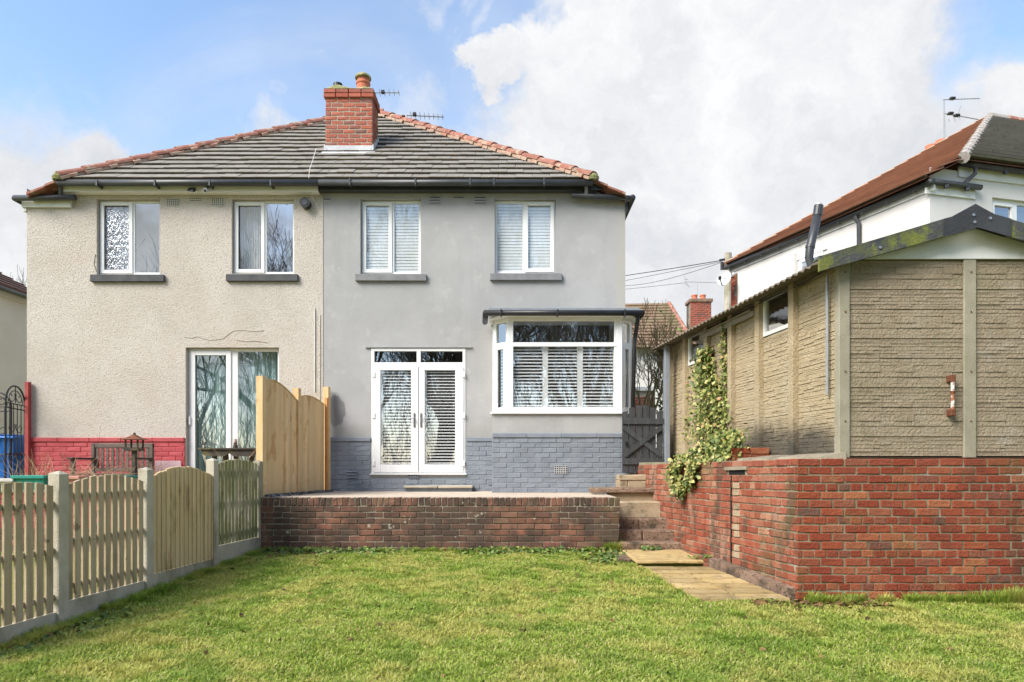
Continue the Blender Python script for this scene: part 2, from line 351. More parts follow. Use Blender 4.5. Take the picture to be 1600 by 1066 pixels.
moss_barge=M('mossy_barge_board',(.045,.05,.055),(.075,.08,.08),4,.85,.6,40,stains=[((.16,.18,.03),2.0,.53,.64,.9),((.10,.11,.035),6,.53,.68,.6)])
barge_dark=M('dark_ridge_cap',(.03,.032,.036),(.05,.053,.058),5,.6,.3,40)
asbestos=M('cement_sheet_edge',(.13,.105,.075),(.20,.165,.125),6,.95,.6,50)
bin_blue=M('blue_wheelie_bin',(.012,.12,.42),(.02,.15,.50),4,.4,.05,40)
pot_green=M('teal_planter',(.015,.21,.165),(.02,.25,.20),5,.45)
pot_white=M('off_white_planter',(.48,.46,.42),(.56,.54,.50),5,.6)
pot_pink=M('pink_terracotta_trough',(.42,.20,.15),(.48,.25,.19),5,.7)
pink_board=M('pale_pink_board',(.58,.38,.41),(.64,.44,.47),5,.7)
bark=M('bare_tree_bark',(.17,.135,.07),(.26,.21,.12),6,.9,.5,40,stains=[((.16,.16,.05),3,.5,.7,.5)])
bark_dark=M('dark_tree_bark',(.07,.06,.045),(.11,.095,.07),4,.9,.5,30)
twig_mat=M('dead_stems',(.28,.17,.10),(.38,.26,.16),8,.9)
straw_mat=M('dry_grass_stems',(.50,.33,.17),(.58,.42,.25),8,.9)
ivy_mat=M('variegated_ivy_leaf',(0,0,0),rough=.5,rand=.14,attr='shade',ramp=[(0,(.06,.10,.018)),(.4,(.14,.18,.035)),(.7,(.27,.28,.07)),(.9,(.42,.38,.15)),(1,(.28,.15,.06))],spec=.4)
weed_mat=M('green_weed_leaf',(0,0,0),rough=.6,rand=.2,attr='shade',ramp=[(0,(.045,.09,.018)),(.5,(.10,.17,.03)),(.85,(.17,.23,.05)),(1,(.20,.13,.05))])
leaf_mat=M('fallen_brown_leaf',(0,0,0),rough=.8,rand=.2,attr='shade',ramp=[(0,(.07,.045,.018)),(.5,(.14,.08,.03)),(1,(.26,.16,.06))])
gravel_mat=M('slate_gravel',(0,0,0),rough=.9,rand=.2,attr='shade',ramp=[(0,(.10,.10,.10)),(1,(.25,.25,.26))])
soil=M('lawn_soil',(.15,.17,.035),(.22,.23,.05),5,.95,.8,40,stains=[((.055,.04,.022),2.2,.60,.75,.7),((.21,.175,.06),1.3,.55,.75,.6)])
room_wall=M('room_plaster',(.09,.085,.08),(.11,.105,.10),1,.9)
blind_white=M('white_louvre',(.82,.82,.81),(.85,.85,.84),2,.45)
blind_soft=M('pale_blind',(.64,.67,.67),(.69,.715,.71),2,.7)
curtain_white=M('white_net_curtain',(.72,.73,.74),(.78,.79,.79),5,.9)
curtain_teal=M('pale_teal_curtain',(.33,.48,.46),(.45,.58,.56),6,.9,.2,30)
wire_mat=M('black_cable',(.02,.02,.02),rough=.6)
chrome=M('chrome',(.35,.35,.36),rough=.25,metal=1.0)
white_pvc=M('white_pipe',(.62,.60,.56),(.68,.66,.62),6,.6)
ornament_mat=M('painted_ornament',(.45,.36,.32),(.25,.18,.14),30,.6)
crack_mat=M('wall_crack',(.20,.165,.125),rough=1)
dark_hole=M('dark_void',(.01,.01,.01),rough=1)
air_brick=M('clay_air_brick',(.52,.49,.44),(.58,.55,.50),8,.8)
air_brick_grey=M('grey_painted_air_brick',(.36,.36,.36),(.40,.40,.40),8,.8)
def grass_material():
    m=bpy.data.materials.new('lawn_grass_blade'); m.use_nodes=True; t=m.node_tree; N=t.nodes; L=t.links; b=N['Principled BSDF']
    b.inputs['Roughness'].default_value=.55; b.inputs['Specular IOR Level'].default_value=.25
    an=N.new('ShaderNodeAttribute'); an.attribute_name='shade'
    g=N.new('ShaderNodeNewGeometry')
    def nz(s,d=4):
        n=N.new('ShaderNodeTexNoise'); n.inputs['Scale'].default_value=s; n.inputs['Detail'].default_value=d; L.new(g.outputs['Position'],n.inputs[0]); return n.outputs['Fac']
    def mr(v,a,bb):
        n=N.new('ShaderNodeMapRange'); n.interpolation_type='SMOOTHSTEP'; L.new(v,n.inputs[0]); n.inputs['From Min'].default_value=a; n.inputs['From Max'].default_value=bb; return n.outputs[0]
    cr=N.new('ShaderNodeValToRGB'); e=cr.color_ramp.elements; L.new(an.outputs['Fac'],cr.inputs[0])
    for _ in range(3): e.new(.5)
    for el,(p,c) in zip(e,[(0,(.14,.24,.03)),(.3,(.32,.44,.06)),(.6,(.48,.55,.12)),(.85,(.72,.67,.31)),(1,(.58,.45,.26))]): el.position=p; el.color=(*c,1)
    def mix(f,a,c):
        n=N.new('ShaderNodeMixRGB'); L.new(f,n.inputs[0]); L.new(a,n.inputs[1]); n.inputs[2].default_value=(*c,1); return n.outputs[0]
    fac=N.new('ShaderNodeMath'); fac.operation='MULTIPLY'; L.new(mr(nz(1.7,8),.46,.58),fac.inputs[0]); fac.inputs[1].default_value=.5
    c=mix(fac.outputs[0],cr.outputs[0],(.66,.58,.19))
    fac2=N.new('ShaderNodeMath'); fac2.operation='MULTIPLY'; L.new(mr(nz(2.9,5),.50,.63),fac2.inputs[0]); fac2.inputs[1].default_value=.55
    c=mix(fac2.outputs[0],c,(.20,.34,.045))
    L.new(c,b.inputs['Base Color'])
    tr=N.new('ShaderNodeBsdfTranslucent'); L.new(c,tr.inputs[0]); ms=N.new('ShaderNodeMixShader'); ms.inputs[0].default_value=.4
    L.new(b.outputs[0],ms.inputs[1]); L.new(tr.outputs[0],ms.inputs[2]); L.new(ms.outputs[0],N['Material Output'].inputs[0])
    return m
grass_mat=grass_material()
def glass_material(name,refl,tint=(.85,.88,.88),bump=0.0,bsc=30,rough=0.0):
    m=bpy.data.materials.new(name); m.use_nodes=True; t=m.node_tree; N=t.nodes; L=t.links; N.remove(N['Principled BSDF'])
    tr=N.new('ShaderNodeBsdfTransparent'); tr.inputs[0].default_value=(*tint,1)
    gl=N.new('ShaderNodeBsdfGlossy'); gl.inputs['Roughness'].default_value=rough; gl.inputs[0].default_value=(.95,.97,1,1)
    lw0=N.new('ShaderNodeLayerWeight'); lw0.inputs['Blend'].default_value=.5; lw=N.new('ShaderNodeMath'); lw.operation='POWER'; L.new(lw0.outputs['Facing'],lw.inputs[0]); lw.inputs[1].default_value=5.0
    ad=N.new('ShaderNodeMath'); ad.operation='ADD'; ad.use_clamp=True; L.new(lw.outputs[0],ad.inputs[0]); ad.inputs[1].default_value=refl
    mx=N.new('ShaderNodeMixShader'); L.new(ad.outputs[0],mx.inputs[0]); L.new(tr.outputs[0],mx.inputs[1]); L.new(gl.outputs[0],mx.inputs[2]); L.new(mx.outputs[0],N['Material Output'].inputs[0])
    if bump:
        g=N.new('ShaderNodeNewGeometry'); mp=N.new('ShaderNodeMapping'); mp.inputs['Scale'].default_value=(1.6,1,.7); L.new(g.outputs['Position'],mp.inputs[0])
        nz=N.new('ShaderNodeTexNoise'); nz.inputs['Scale'].default_value=bsc; nz.inputs['Detail'].default_value=3; L.new(mp.outputs[0],nz.inputs[0])
        bp=N.new('ShaderNodeBump'); bp.inputs['Strength'].default_value=bump; bp.inputs['Distance'].default_value=.02; L.new(nz.outputs['Fac'],bp.inputs['Height']); L.new(bp.outputs[0],gl.inputs['Normal'])
    return m
glass=glass_material('double_glazing',.26,(.95,.96,.96))
glass_soft=glass_material('upstairs_glazing',.17,(.96,.97,.97))
glass_blue=glass_material('sky_reflecting_glazing',.36,(.7,.75,.78))
glass_pattern=glass_material('patterned_obscure_glass',.30,(.55,.55,.55),1.0,22)
glass_dirty=glass_material('grimy_garage_glass',.30,(.6,.62,.62),.1,8,.05)

# ------------------------------------------------------------------ ground
YW=9.64; YF=12.10            # terrace wall face, house face
S=F/YF
def lawn_z(y): return .408-.0465*(YW-y)
def gz(x,y):
    b=.018*np.sin(1.7*x+.6)*np.cos(1.3*y)+.012*np.sin(3.9*x-2.1*y)
    z=np.where(y<YW+.05, .408-.0465*(YW-y)+b*np.clip((YW-.1-y)/1.0,0,1), 0)
    z=z-.07*((y>6.75)&(y<9.6)&(x>1.95-.156*(y-6.75))&(x<2.9))
    hi=np.where(x<1.5, 1.10, np.clip(.12+(y-9.7)*.62,.12,1.12))
    hi=np.where(y>13.0, 1.2, hi)
    return np.where(y<YW+.05,np.maximum(z,-1.2),hi)
xs=np.unique(np.round(np.concatenate([[-400,-150,-60,-30,-18],np.arange(-12,12.01,.2),[18,30,60,150,400]]),3))
ys=np.unique(np.round(np.concatenate([[-150,-60,-30,-15],np.arange(-8,9.61,.2),[9.64,9.68,9.72,9.9],np.arange(10,13.5,.25),[15,20,30,60,150,500]]),3))
XX,YY=np.meshgrid(xs,ys); ZZ=gz(XX,YY); nx=len(xs)
V=np.stack([XX.ravel(),YY.ravel(),ZZ.ravel()],1)
ii=(np.arange(len(ys)-1)[:,None]*nx+np.arange(nx-1)[None,:]).ravel()
ground=np_mesh('ground',V,np.stack([ii,ii+1,ii+nx+1,ii+nx],1),soil); tag(ground,'rough lawn soil sloping gently down from the terrace wall','ground',kind='structure')

# ------------------------------------------------------------------ bricks
BR={}
def brick_mesh(L,H,D,m,var):
    key=(round(L,3),round(H,3),D,m.name,var)
    if key not in BR:
        b=MB(); b.cbox(-L/2,L/2,0,D,0,H,.0075,.004); BR[key]=b.mesh('brick',m)
    return BR[key]
def brick_face(parent, A, B, z0, courses, ch, m, bond='stretcher', bl=.238, joint=.013, D=.09, limit=10**9, jit=.003, skip=None, ends=(0,0), near=None, zf=None):
    """individual bricks over the face from A to B (plan points); rest beyond 'limit' joined as stuff"""
    A=Vector((A[0],A[1],0)); Bv=Vector((B[0],B[1],0)); u=(Bv-A); Lw=u.length; u.normalize(); n=Vector((u.y,-u.x,0)); rot=math.atan2(u.y,u.x)
    items=[]
    for c in range(courses):
        if bond=='garden': head=(courses-1-c)%4==3
        elif bond=='header': head=True
        else: head=False
        step=bl/2 if head else bl
        off=0 if head else (bl/2 if c%2 else 0)
        if bond=='garden' and head: off=step/2
        s=-off
        while s<Lw-.02:
            a=max(s,0); b=min(s+step,Lw); s+=step
            if b-a<.04: continue
            z=z0+c*ch
            if skip and skip((a+b)/2,z): continue
            items.append((a,b,z))
    if near: items.sort(key=lambda t:(A+u*((t[0]+t[1])/2)-Vector((0,0,0))).length)
    rest=MB()
    for k,(a,b,z) in enumerate(items):
        o=A+u*((a+b)/2)+n*random.uniform(-jit,jit); L=b-a-joint; H=ch-joint
        zz=z+(zf((a+b)/2,z) if zf else 0)+random.uniform(-.0015,.0015)
        if k<limit:
            inst('brick',brick_mesh(round(L,2),H,D,m,random.randrange(3)),parent,(o.x,o.y,zz),rot+random.uniform(-.006,.006))
        else:
            t=MB(); t.cbox(-L/2,L/2,0,D,0,H,.006,.003); i=len(rest.v)
            for (x,y,q) in t.v:
                p=o+u*x-n*y; rest.v.append((p.x,p.y,zz+q))
            rest.f+= [tuple(i+j for j in f) for f in t.f]
    if rest.v: tag(rest.build('bricks',m,parent),kind='stuff')
    return len(items)

# ------------------------------------------------------------------ terrace wall + terrace
TZ=1.172
xl,xr=ax(401,YW),ax(968,YW)
tw=thing('terrace_wall',((xl+xr)/2,YW,.35),'sooty brown brick retaining wall holding up the terrace below the french doors','wall')
MB().box(xl+.01,xr-.004,YW+.009,YW+.22,.25,TZ-.015).build('mortar_core',mortar_dark,tw)
ch=.0835
brick_face(tw,(xl,YW),(xr,YW),TZ-.118-9*ch,9,ch,brick_terrace,bl=.238,joint=.009)
nb=int((xr-xl)/.0815)
bx=xl
while bx<xr-.05:
    wdt=.0715
    inst('brick',brick_mesh(wdt,.112,.2,brick_terrace,random.randrange(3)),tw,(bx+.04,YW+random.uniform(-.003,.003),TZ-.117+random.uniform(-.004,.004)),random.uniform(-.01,.01)); bx+=.0815
# end face on the steps
brick_face(tw,(xr,YW+.11),(xr,YW+1.2),TZ-.118-9*ch,9,ch,brick_terrace,bl=.238,joint=.009)
MB().box(xr-.2,xr-.012,YW+.22,YW+1.3,.25,TZ-.015).build('mortar_core',mortar_dark,tw)
ter=MB(); ter.poly([(xl,YW+.1,TZ),(xr-.03,YW+.1,TZ),(xr-.03,YF-.2,TZ),(xr+.3,YF-.2,TZ),(xr+.3,YF+.1,TZ),(-3.35,YF+.1,TZ),(-3.35,11,TZ)][::1])
terrace=MB().box(xl+.02,xr-.03,YW+.10,YF+.15,1.0,TZ).build('terrace',terrace_top); tag(terrace,'pale concrete terrace paving in front of the grey house','terrace',kind='structure')

# ------------------------------------------------------------------ garden steps
st=thing('garden_steps',(1.95,9.6,.35),'worn pebbly concrete garden steps climbing to the charcoal gate','steps')
steps=[(9.60,.20,.540,step_stone),(9.87,.45,.684,step_stone),(10.14,.6,.843,step_stone),(10.41,.75,1.073,step_sand)]
for k,(y,zb,zt,m) in enumerate(steps):
    b=MB(); x0=xr+.012; x1=2.42-.165*(y-9.6)
    if k in (0,3): b.cbox(x0,x1,y,y+.4,zb,zt,.018,.006)
    else:
        xm=x0+.36; b.cbox(x0,xm,y,y+.4,zb,zt,.018,.006); b.cbox(xm+.006,x1,y-.006,y+.4,zb,zt+.004,.018,.006)
    b.build('step',m,st)
MB().cbox(ax(924,10.66),2.26,10.64,11.05,1.195,1.272,.012,.006).build('step',step_stone,st)
MB().cbox(xr+.01,2.26,10.72,11.05,.9,1.194,.012,.006).build('riser_stone',step_sand,st)
b=MB(); b.cbox(ax(968,11.0),1.86,11.0,11.5,1.2,1.385,.012,.006); b.cbox(1.864,2.16,10.995,11.5,1.2,1.38,.012,.006); b.build('riser_stone',step_sand,st)
MB().cbox(ax(968,11.0)-.003,2.165,10.985,11.9,1.386,1.475,.012,.006).build('step',step_sand,st)
landing=MB().box(1.55,3.1,11.45,14.0,1.3,1.50).build('path_beyond_gate',terrace_top); tag(landing,'concrete side path behind the charcoal gate','path',kind='structure')

# ------------------------------------------------------------------ paving path
path=MB(); 
def pl(y): return 1.835-.156*(y-6.75)
def pr(y): return 2.745-.20*(y-6.75)
path.hexa([(pl(6.7),6.7,.0),(pr(6.7),6.7,.0),(pr(8.46),8.46,.1),(pl(8.46),8.46,.1),(pl(6.7),6.7,lawn_z(6.7)-.02),(pr(6.7),6.7,lawn_z(6.7)-.02),(pr(8.46),8.46,lawn_z(8.46)-.02),(pl(8.46),8.46,lawn_z(8.46)-.02)])
patho=path.build('path',soil); tag(patho,'buff slab garden path along the brick wall','path',kind='structure')
rows=np.linspace(6.72,8.42,8)
for r in range(7):
    ya,yb=rows[r]+.022,rows[r+1]-.022
    for c in (0,1):
        def xx(y,t): return pl(y)+(pr(y)-pl(y))*t
        t0,t1=(0.,.48) if c==0 else (.506,1.)
        za,zb=lawn_z(ya)+.026+random.uniform(0,.010),lawn_z(yb)+.026+random.uniform(0,.010); d=.03
        p=[(xx(ya,t0),ya),(xx(ya,t1),ya),(xx(yb,t1),yb),(xx(yb,t0),yb)]
        zz=[za,za,zb,zb]
        MB().hexa([(q[0],q[1],z-d) for q,z in zip(p,zz)]+[(q[0]+(.004 if i in (0,3) else -.004),q[1]+(.004 if i<2 else -.004),z) for i,(q,z) in enumerate(zip(p,zz))]).build('slab',slab_mat,patho)
lz=.445
for (x0,x1,y0,y1) in ((1.56,2.02,8.44,9.58),(2.03,2.47,8.44,9.58)):
    MB().cbox(x0-.02,x1-.1*(x0>2),y0,y1,lz-.04,lz,.008,.004).build('slab',slab_mat,patho)
MB().box(1.6,2.38,8.50,9.6,.2,lz-.041).build('slab_bed',soil,patho)
MB().cbox(1.37,1.53,8.75,9.45,.30,.425,.008,.004).build('edging_block',step_stone,patho)

# ------------------------------------------------------------------ brick retaining wall under the garage
WT=1.696
P0=Vector((2.845,6.82)); sdv=Vector((-.165,1)).normalized()
def wall_pt(y): return Vector((2.845-.165*(y-6.82),y))
Pf=wall_pt(11.45); Pr=Vector((6.4,6.82))
gw=thing('brick_garage_plinth_wall',(3.6,6.82,.25),'red brick retaining wall in garden wall bond carrying the concrete garage','wall')
chg=.0832; NC=19
core=MB(); e=.010
c0=Vector((P0.x+e,P0.y+e)); cf=Vector((Pf.x+e,Pf.y))
core.prism([(c0.x,c0.y,-.1),(6.4,c0.y,-.1),(6.4,11.45,-.1),(cf.x,cf.y,-.1)],(0,0,WT+.1-.02)); core.build('mortar_core',mortar,gw)
zb=WT-NC*chg
def hole_front(s,z): return False
brick_face(gw,(P0.x,P0.y),(5.9,6.82),zb,NC,chg,brick_red,'garden',limit=225)
Ls=(Pf-P0).length
# pocket where an old opening was bricked up with odd bricks
def side_skip(s,z):
    s=Ls-s
    y=s
    return (1.02<y<1.45 and abs(z-(WT-2*chg))<.05)
n_side=brick_face(gw,(Pf.x,Pf.y),(P0.x,P0.y),zb,NC,chg,brick_side,'garden',limit=75,skip=side_skip,near=True,
    zf=lambda s,z:-.055*((Ls-s)/Ls)*max(0,(z-.3)/1.4))
q=MB(); 
for s0,s1 in ((.98,1.5),):
    a=P0+sdv*s0; b2=P0+sdv*s1; nrm=Vector((-sdv.y,sdv.x))
    q.hexa([(*(a+nrm*.02),WT-.125),(*(a+nrm*-.08),WT-.125),(*(b2+nrm*-.08),WT-.135),(*(b2+nrm*.02),WT-.135),(*(a+nrm*.02),WT-.085),(*(a+nrm*-.08),WT-.085),(*(b2+nrm*-.08),WT-.095),(*(b2+nrm*.02),WT-.095)])
q.build('lintel_stone',concrete,gw)
# vertical straight joint of the bricked-up opening
a=P0+sdv*1.36; nrm=Vector((-sdv.y,sdv.x))
MB().hexa([(*(a+nrm*.004),.36),(*(a+nrm*-.05),.36),(*(a+sdv*.022+nrm*-.05),.36),(*(a+sdv*.022+nrm*.004),.36),(*(a+nrm*.004),WT-.2),(*(a+nrm*-.05),WT-.2),(*(a+sdv*.022+nrm*-.05),WT-.2),(*(a+sdv*.022+nrm*.004),WT-.2)]).build('joint_gap',dark_hole,gw)
MB().hexa([(*(P0+sdv*1.06+nrm*-.008),WT-.185),(*(P0+sdv*1.06+nrm*-.03),WT-.185),(*(P0+sdv*1.44+nrm*-.03),WT-.19),(*(P0+sdv*1.44+nrm*-.008),WT-.19),(*(P0+sdv*1.06+nrm*-.008),WT-.128),(*(P0+sdv*1.06+nrm*-.03),WT-.128),(*(P0+sdv*1.44+nrm*-.03),WT-.136),(*(P0+sdv*1.44+nrm*-.008),WT-.136)]).build('pocket_shade',dark_hole,gw)  # dark plate painting in the shade of the recess under the lintel
for k in range(14):     # odd pale bricks filling the old opening
    p_=P0+sdv*(1.245+random.uniform(-.01,.01))+nrm*.006
    inst('brick',brick_mesh(.17 if k%2 else .13,.070,.09,step_sand if k%3 else brick_side,k%3),gw,(p_.x,p_.y,WT-.27-k*.0815),math.atan2(-sdv.y,-sdv.x))
# concrete kerb at the foot
k0=P0+sdv*.02; k1=wall_pt(8.55); nw=Vector((-sdv.y,sdv.x))*1.0
kerb=MB(); kk=[k0,k1]
kerb.hexa([(*(k0+nw*.085),.05),(*(k0),.05),(*(k1),.15),(*(k1+nw*.11),.15),(*(k0+nw*.075),lawn_z(k0.y)+.105),(*(k0),lawn_z(k0.y)+.115),(*(k1),lawn_z(k1.y)+.115),(*(k1+nw*.10),lawn_z(k1.y)+.105)])
kerb.build('kerb',step_stone,gw)
# sloping mortar fillet between wall top and garage side
fl=MB(); g0=Vector((3.29,6.86)); 
def gx(y): return 4.1525-.125*y
for ya,yb in ((6.83,8.2),):
    fl.hexa([(wall_pt(ya).x+.04,ya,WT-.03),(gx(ya)+.05,ya,WT-.03),(gx(yb)+.05,yb,WT-.03),(wall_pt(yb).x+.04,yb,WT-.03),(wall_pt(ya).x+.10,ya+.02,WT+.012),(gx(ya)+.05,ya+.02,WT+.055),(gx(yb)+.05,yb,WT+.05),(wall_pt(yb).x+.10,yb,WT+.008)])
fl.build('mortar_fillet',concrete,gw)
# little stub of loose bricks on the wall
sb=wall_pt(8.35)
lb=thing('loose_brick_stub',(sb.x+.25,8.3,WT-.02),'short stub of red bricks left on top of the garage plinth wall beside the ivy','bricks')
for c in range(2):
    for k in range(2):
        inst('brick',brick_mesh(.225,.072,.1,brick_red,k),lb,(sb.x+.16+k*.236+(.0 if c else .02),8.22,WT-.022+c*.083),random.uniform(-.02,.02))
    for k in range(2):
        inst('brick',brick_mesh(.105,.072,.09,brick_side,k),lb,(sb.x+.045+.0,8.28+k*.115+.02,WT-.022+c*.083),math.atan2(-1,.165)+random.uniform(-.02,.02))
MB().box(sb.x+.06,sb.x+.49,8.24,8.44,WT-.025,WT+.135).build('mortar_core',mortar,lb)

# ------------------------------------------------------------------ concrete garage
GY=6.88; GX0=3.29; GX1=5.86; GB=1.712; GT=3.69; GYB=11.62
ga=thing('concrete_garage',((GX0+GX1)/2,9.2,GB),'sectional concrete panel garage with mossy gabled roof standing on red brick','garage')
def panel_mesh(Wd,H,m,seed,depth=.05):
    rs=random.Random(seed); b=MB(); z=0
    b.box(-Wd/2,Wd/2,.004,depth,0,H)
    while z<H-.01:
        h=rs.choice([.018,.022,.03,.035,.05,.07]); h=min(h,H-z)
        if H-z-h<.02: h=H-z
        x=-Wd/2
        while x<Wd/2-.01:
            l=rs.uniform(.12,.42)*Wd/1.1*(1.0 if h<.07 else .8); 
            if Wd/2-x-l<.08: l=Wd/2-x
            d=rs.choice([.0,.0,.0015,.003,.006])
            tl=rs.uniform(-.002,.002)
            g=.0012
            b.hexa([(x+g,-d-.002,z+g),(x+l-g,-d-.002+tl,z+g),(x+l-g,.005,z+g),(x+g,.005,z+g),(x+g+.002,-d+.0015,z+h-g),(x+l-g-.002,-d+.0015+tl,z+h-g),(x+l-g,.005,z+h-g),(x+g,.005,z+h-g)])
            x+=l
        z+=h
    return b.mesh('wall_panel',m)
PH=(GT-GB)/4
pw=1.142
pm_front=panel_mesh(pw,PH-.004,conc_panel,3)
for c in range(2):
    for r_ in range(4):
        x=GX0+.112+pw/2+c*(pw+.128)
        inst('wall_panel',pm_front,ga,(x,GY+.012,GB+r_*PH))
for k,x in enumerate((GX0,GX0+.112+pw+.003,GX0+.112*2+pw*2+.02)):
    wd=.11 if k!=1 else .124
    MB().cbox(x,x+wd,GY-.014,GY+.10,GB-.02,GT-.0,.006).build('wall_post',conc_post,ga)
    for zz in (.35,.85,1.45,1.85):
        MB().tube([(x+wd*.55,GY-.022,GB+zz),(x+wd*.55,GY-.012,GB+zz)],.008,8).build('bolt',rust,ga)
# side
sy=[6.9,7.69,8.48,9.25,10.05,10.89,11.62]
sdir_=Vector((-.125,1)).normalized(); srot=math.atan2(-sdir_.y,-sdir_.x)   # local +x runs towards the camera, outward normal to the left
pwm={}
for i in range(6):
    ya,yb=sy[i]+.05,sy[i+1]-.05; ym=(ya+yb)/2; Wd=(yb-ya)*1.008
    key=round(Wd,2)
    if key not in pwm: pwm[key]=panel_mesh(key,PH-.004,conc_side_lit,11+len(pwm))
    for r_ in range(4):
        if i in (1,4) and r_==3: continue
        inst('wall_panel',pwm[key],ga,(gx(ym)+.012,ym,GB+r_*PH),srot)
for i,y in enumerate(sy):
    w_=.055 if i else .05
    b=MB(); b.hexa([(gx(y-w_)-.055,y-w_,GB-.02),(gx(y-w_)+.06,y-w_,GB-.02),(gx(y+w_)+.06,y+w_,GB-.02),(gx(y+w_)-.055,y+w_,GB-.02),
        (gx(y-w_)-.055,y-w_,GT),(gx(y-w_)+.06,y-w_,GT),(gx(y+w_)+.06,y+w_,GT),(gx(y+w_)-.055,y+w_,GT)])
    if i: b.build('wall_post',conc_side_lit,ga)
def slanted_frame(parent,ya,yb,z0,z1,t,dep,m,name,off=-.004):
    b=MB()
    def P(y,o,z): return (gx(y)+o,y,z)
    def bar(y0,y1,a,c): b.hexa([P(y0,off,a),P(y0,off+dep,a),P(y1,off+dep,a),P(y1,off,a),P(y0,off,c),P(y0,off+dep,c),P(y1,off+dep,c),P(y1,off,c)])
    bar(ya,ya+t,z0,z1); bar(yb-t,yb,z0,z1); bar(ya+t,yb-t,z0,z0+t); bar(ya+t,yb-t,z1-t,z1)
    return b.build(name,m,parent)
for i in (1,4):
    ya,yb=sy[i]+.056,sy[i+1]-.056
    f=slanted_frame(ga,ya,yb,3.205,GT-.005,.045,.05,white_paint,'window')
    MB().quad((gx(ya)+.02,ya,3.25),(gx(yb)+.02,yb,3.25),(gx(yb)+.02,yb,GT-.05),(gx(ya)+.02,ya,GT-.05)).build('pane',glass_dirty,f)
# inner shell, back and far side
sh=MB(); sh.box(GX1-.06,GX1,GY+.02,GYB,GB-.02,GT); sh.hexa([(gx(GYB)-.01,GYB-.03,GB-.02),(GX1,GYB-.03,GB-.02),(GX1,GYB+.03,GB-.02),(gx(GYB)-.01,GYB+.03,GB-.02),(gx(GYB)-.01,GYB-.03,GT),(GX1,GYB-.03,GT),(GX1,GYB+.03,GT),(gx(GYB)-.01,GYB+.03,GT)])
sh.build('back_wall',conc_side_lit,ga)
MB().box(3.0,GX1,GY+.05,GYB,GB-.06,GB-.01).build('floor',concrete,ga)
# roof: corrugated cement sheet in two slopes
RX=4.575; RZ=4.075; EX=2.98; EZ=3.60; YR0=6.72; YR1=11.75
def skew(x,y): return x-.125*(y-6.9)*max(0,min(1,(RX-x)/(RX-EX)))
ro=MB(); n=62
ysr=np.linspace(YR0+.05,YR1,n*2+1)
for sgn in (1,-1):
    xe = EX if sgn==1 else 2*RX-EX
    for j in range(n*2):
        for (dz0) in (0,):
            za=.016*math.sin(j*math.pi/1.5); zb_=.016*math.sin((j+1)*math.pi/1.5)
            p=[(skew(xe,ysr[j]),ysr[j],EZ+za),(skew(xe,ysr[j+1]),ysr[j+1],EZ+zb_),(RX-.02,ysr[j+1],RZ+zb_),(RX-.02,ysr[j],RZ+za)]
            if sgn==-1: p=p[::-1]
            ro.prism(p,(0,0,.012))
ro.build('roof',asbestos,ga)
# wall plate under the eave
b=MB(); b.beam((gx(6.95)-.02,6.95,3.665),(gx(GYB)-.02,GYB,3.665),.05,.06); b.build('wall_plate',asbestos,ga)
b=MB()
for i in range(6):
    pass
# barge boards
def barge(xa,za,xb,zb2,name,m):
    b=MB(); d=.045
    top0,top1=za,zb2
    b.prism([(xa,YR0,za-.125),(xb,YR0,zb2-.155),(xb,YR0,zb2+.0),(xa,YR0,za+.0)],(0,d,0)); 
    b.prism([(xa,YR0-.0,za+.001),(xb,YR0-.0,zb2+.001),(xb,YR0,zb2+.022),(xa,YR0,za+.022)],(0,.16,0))
    return b.build(name,m,ga)
barge(3.03,3.655,RX-.30,RZ-.045,'barge_board',moss_barge)
barge(2*RX-3.03,3.655,RX+.30,RZ-.045,'barge_board',moss_barge)
b=MB(); b.prism([(RX-.33,YR0-.014,RZ-.215),(RX,YR0-.014,RZ-.12),(RX+.33,YR0-.014,RZ-.215),(RX+.33,YR0-.014,RZ-.035),(RX,YR0-.014,RZ+.055),(RX-.33,YR0-.014,RZ-.035)],(0,.012,0)); b.build('barge_cap',barge_dark,ga)
b=MB(); b.prism([(RX-.23,YR0+.02,RZ+.00),(RX,YR0+.02,RZ+.03),(RX+.23,YR0+.02,RZ+.0),(RX,YR0+.02,RZ+.125)],(0,YR1-YR0-.1,0)); b.build('ridge_cap',barge_dark,ga)
for (dx,dz) in ((-.045,.02),(-.035,-.05),(.12,-.012)):
    MB().tube([(RX+dx,YR0-.024,RZ-.02+dz),(RX+dx,YR0-.013,RZ-.02+dz)],.014,10).build('bolt',steel,ga)
MB().tube([(3.62,YR0-.012,3.76),(3.62,YR0+.001,3.76)],.014,10).build('bolt',steel,ga)
# white gable infill boards
zi=GT+.004
b=MB(); b.prism([(3.46,GY-.02,zi),(5.69,GY-.02,zi),(5.69-.42,GY-.02,zi+.125),(3.46+.42,GY-.02,zi+.125)],(0,.03,0)); b.build('gable_board',white_paint,ga)
b=MB(); b.prism([(3.90,GY-.014,zi+.127),(5.25,GY-.014,zi+.127),(RX,GY-.014,zi+.33)],(0,.03,0)); b.build('gable_board',white_paint,ga)
b=MB(); b.prism([(GX0,GY+.02,zi),(GX1,GY+.02,zi),(RX,GY+.02,RZ-.06)],(0,.03,0)); b.build('gable_backing',dark_wood,ga)
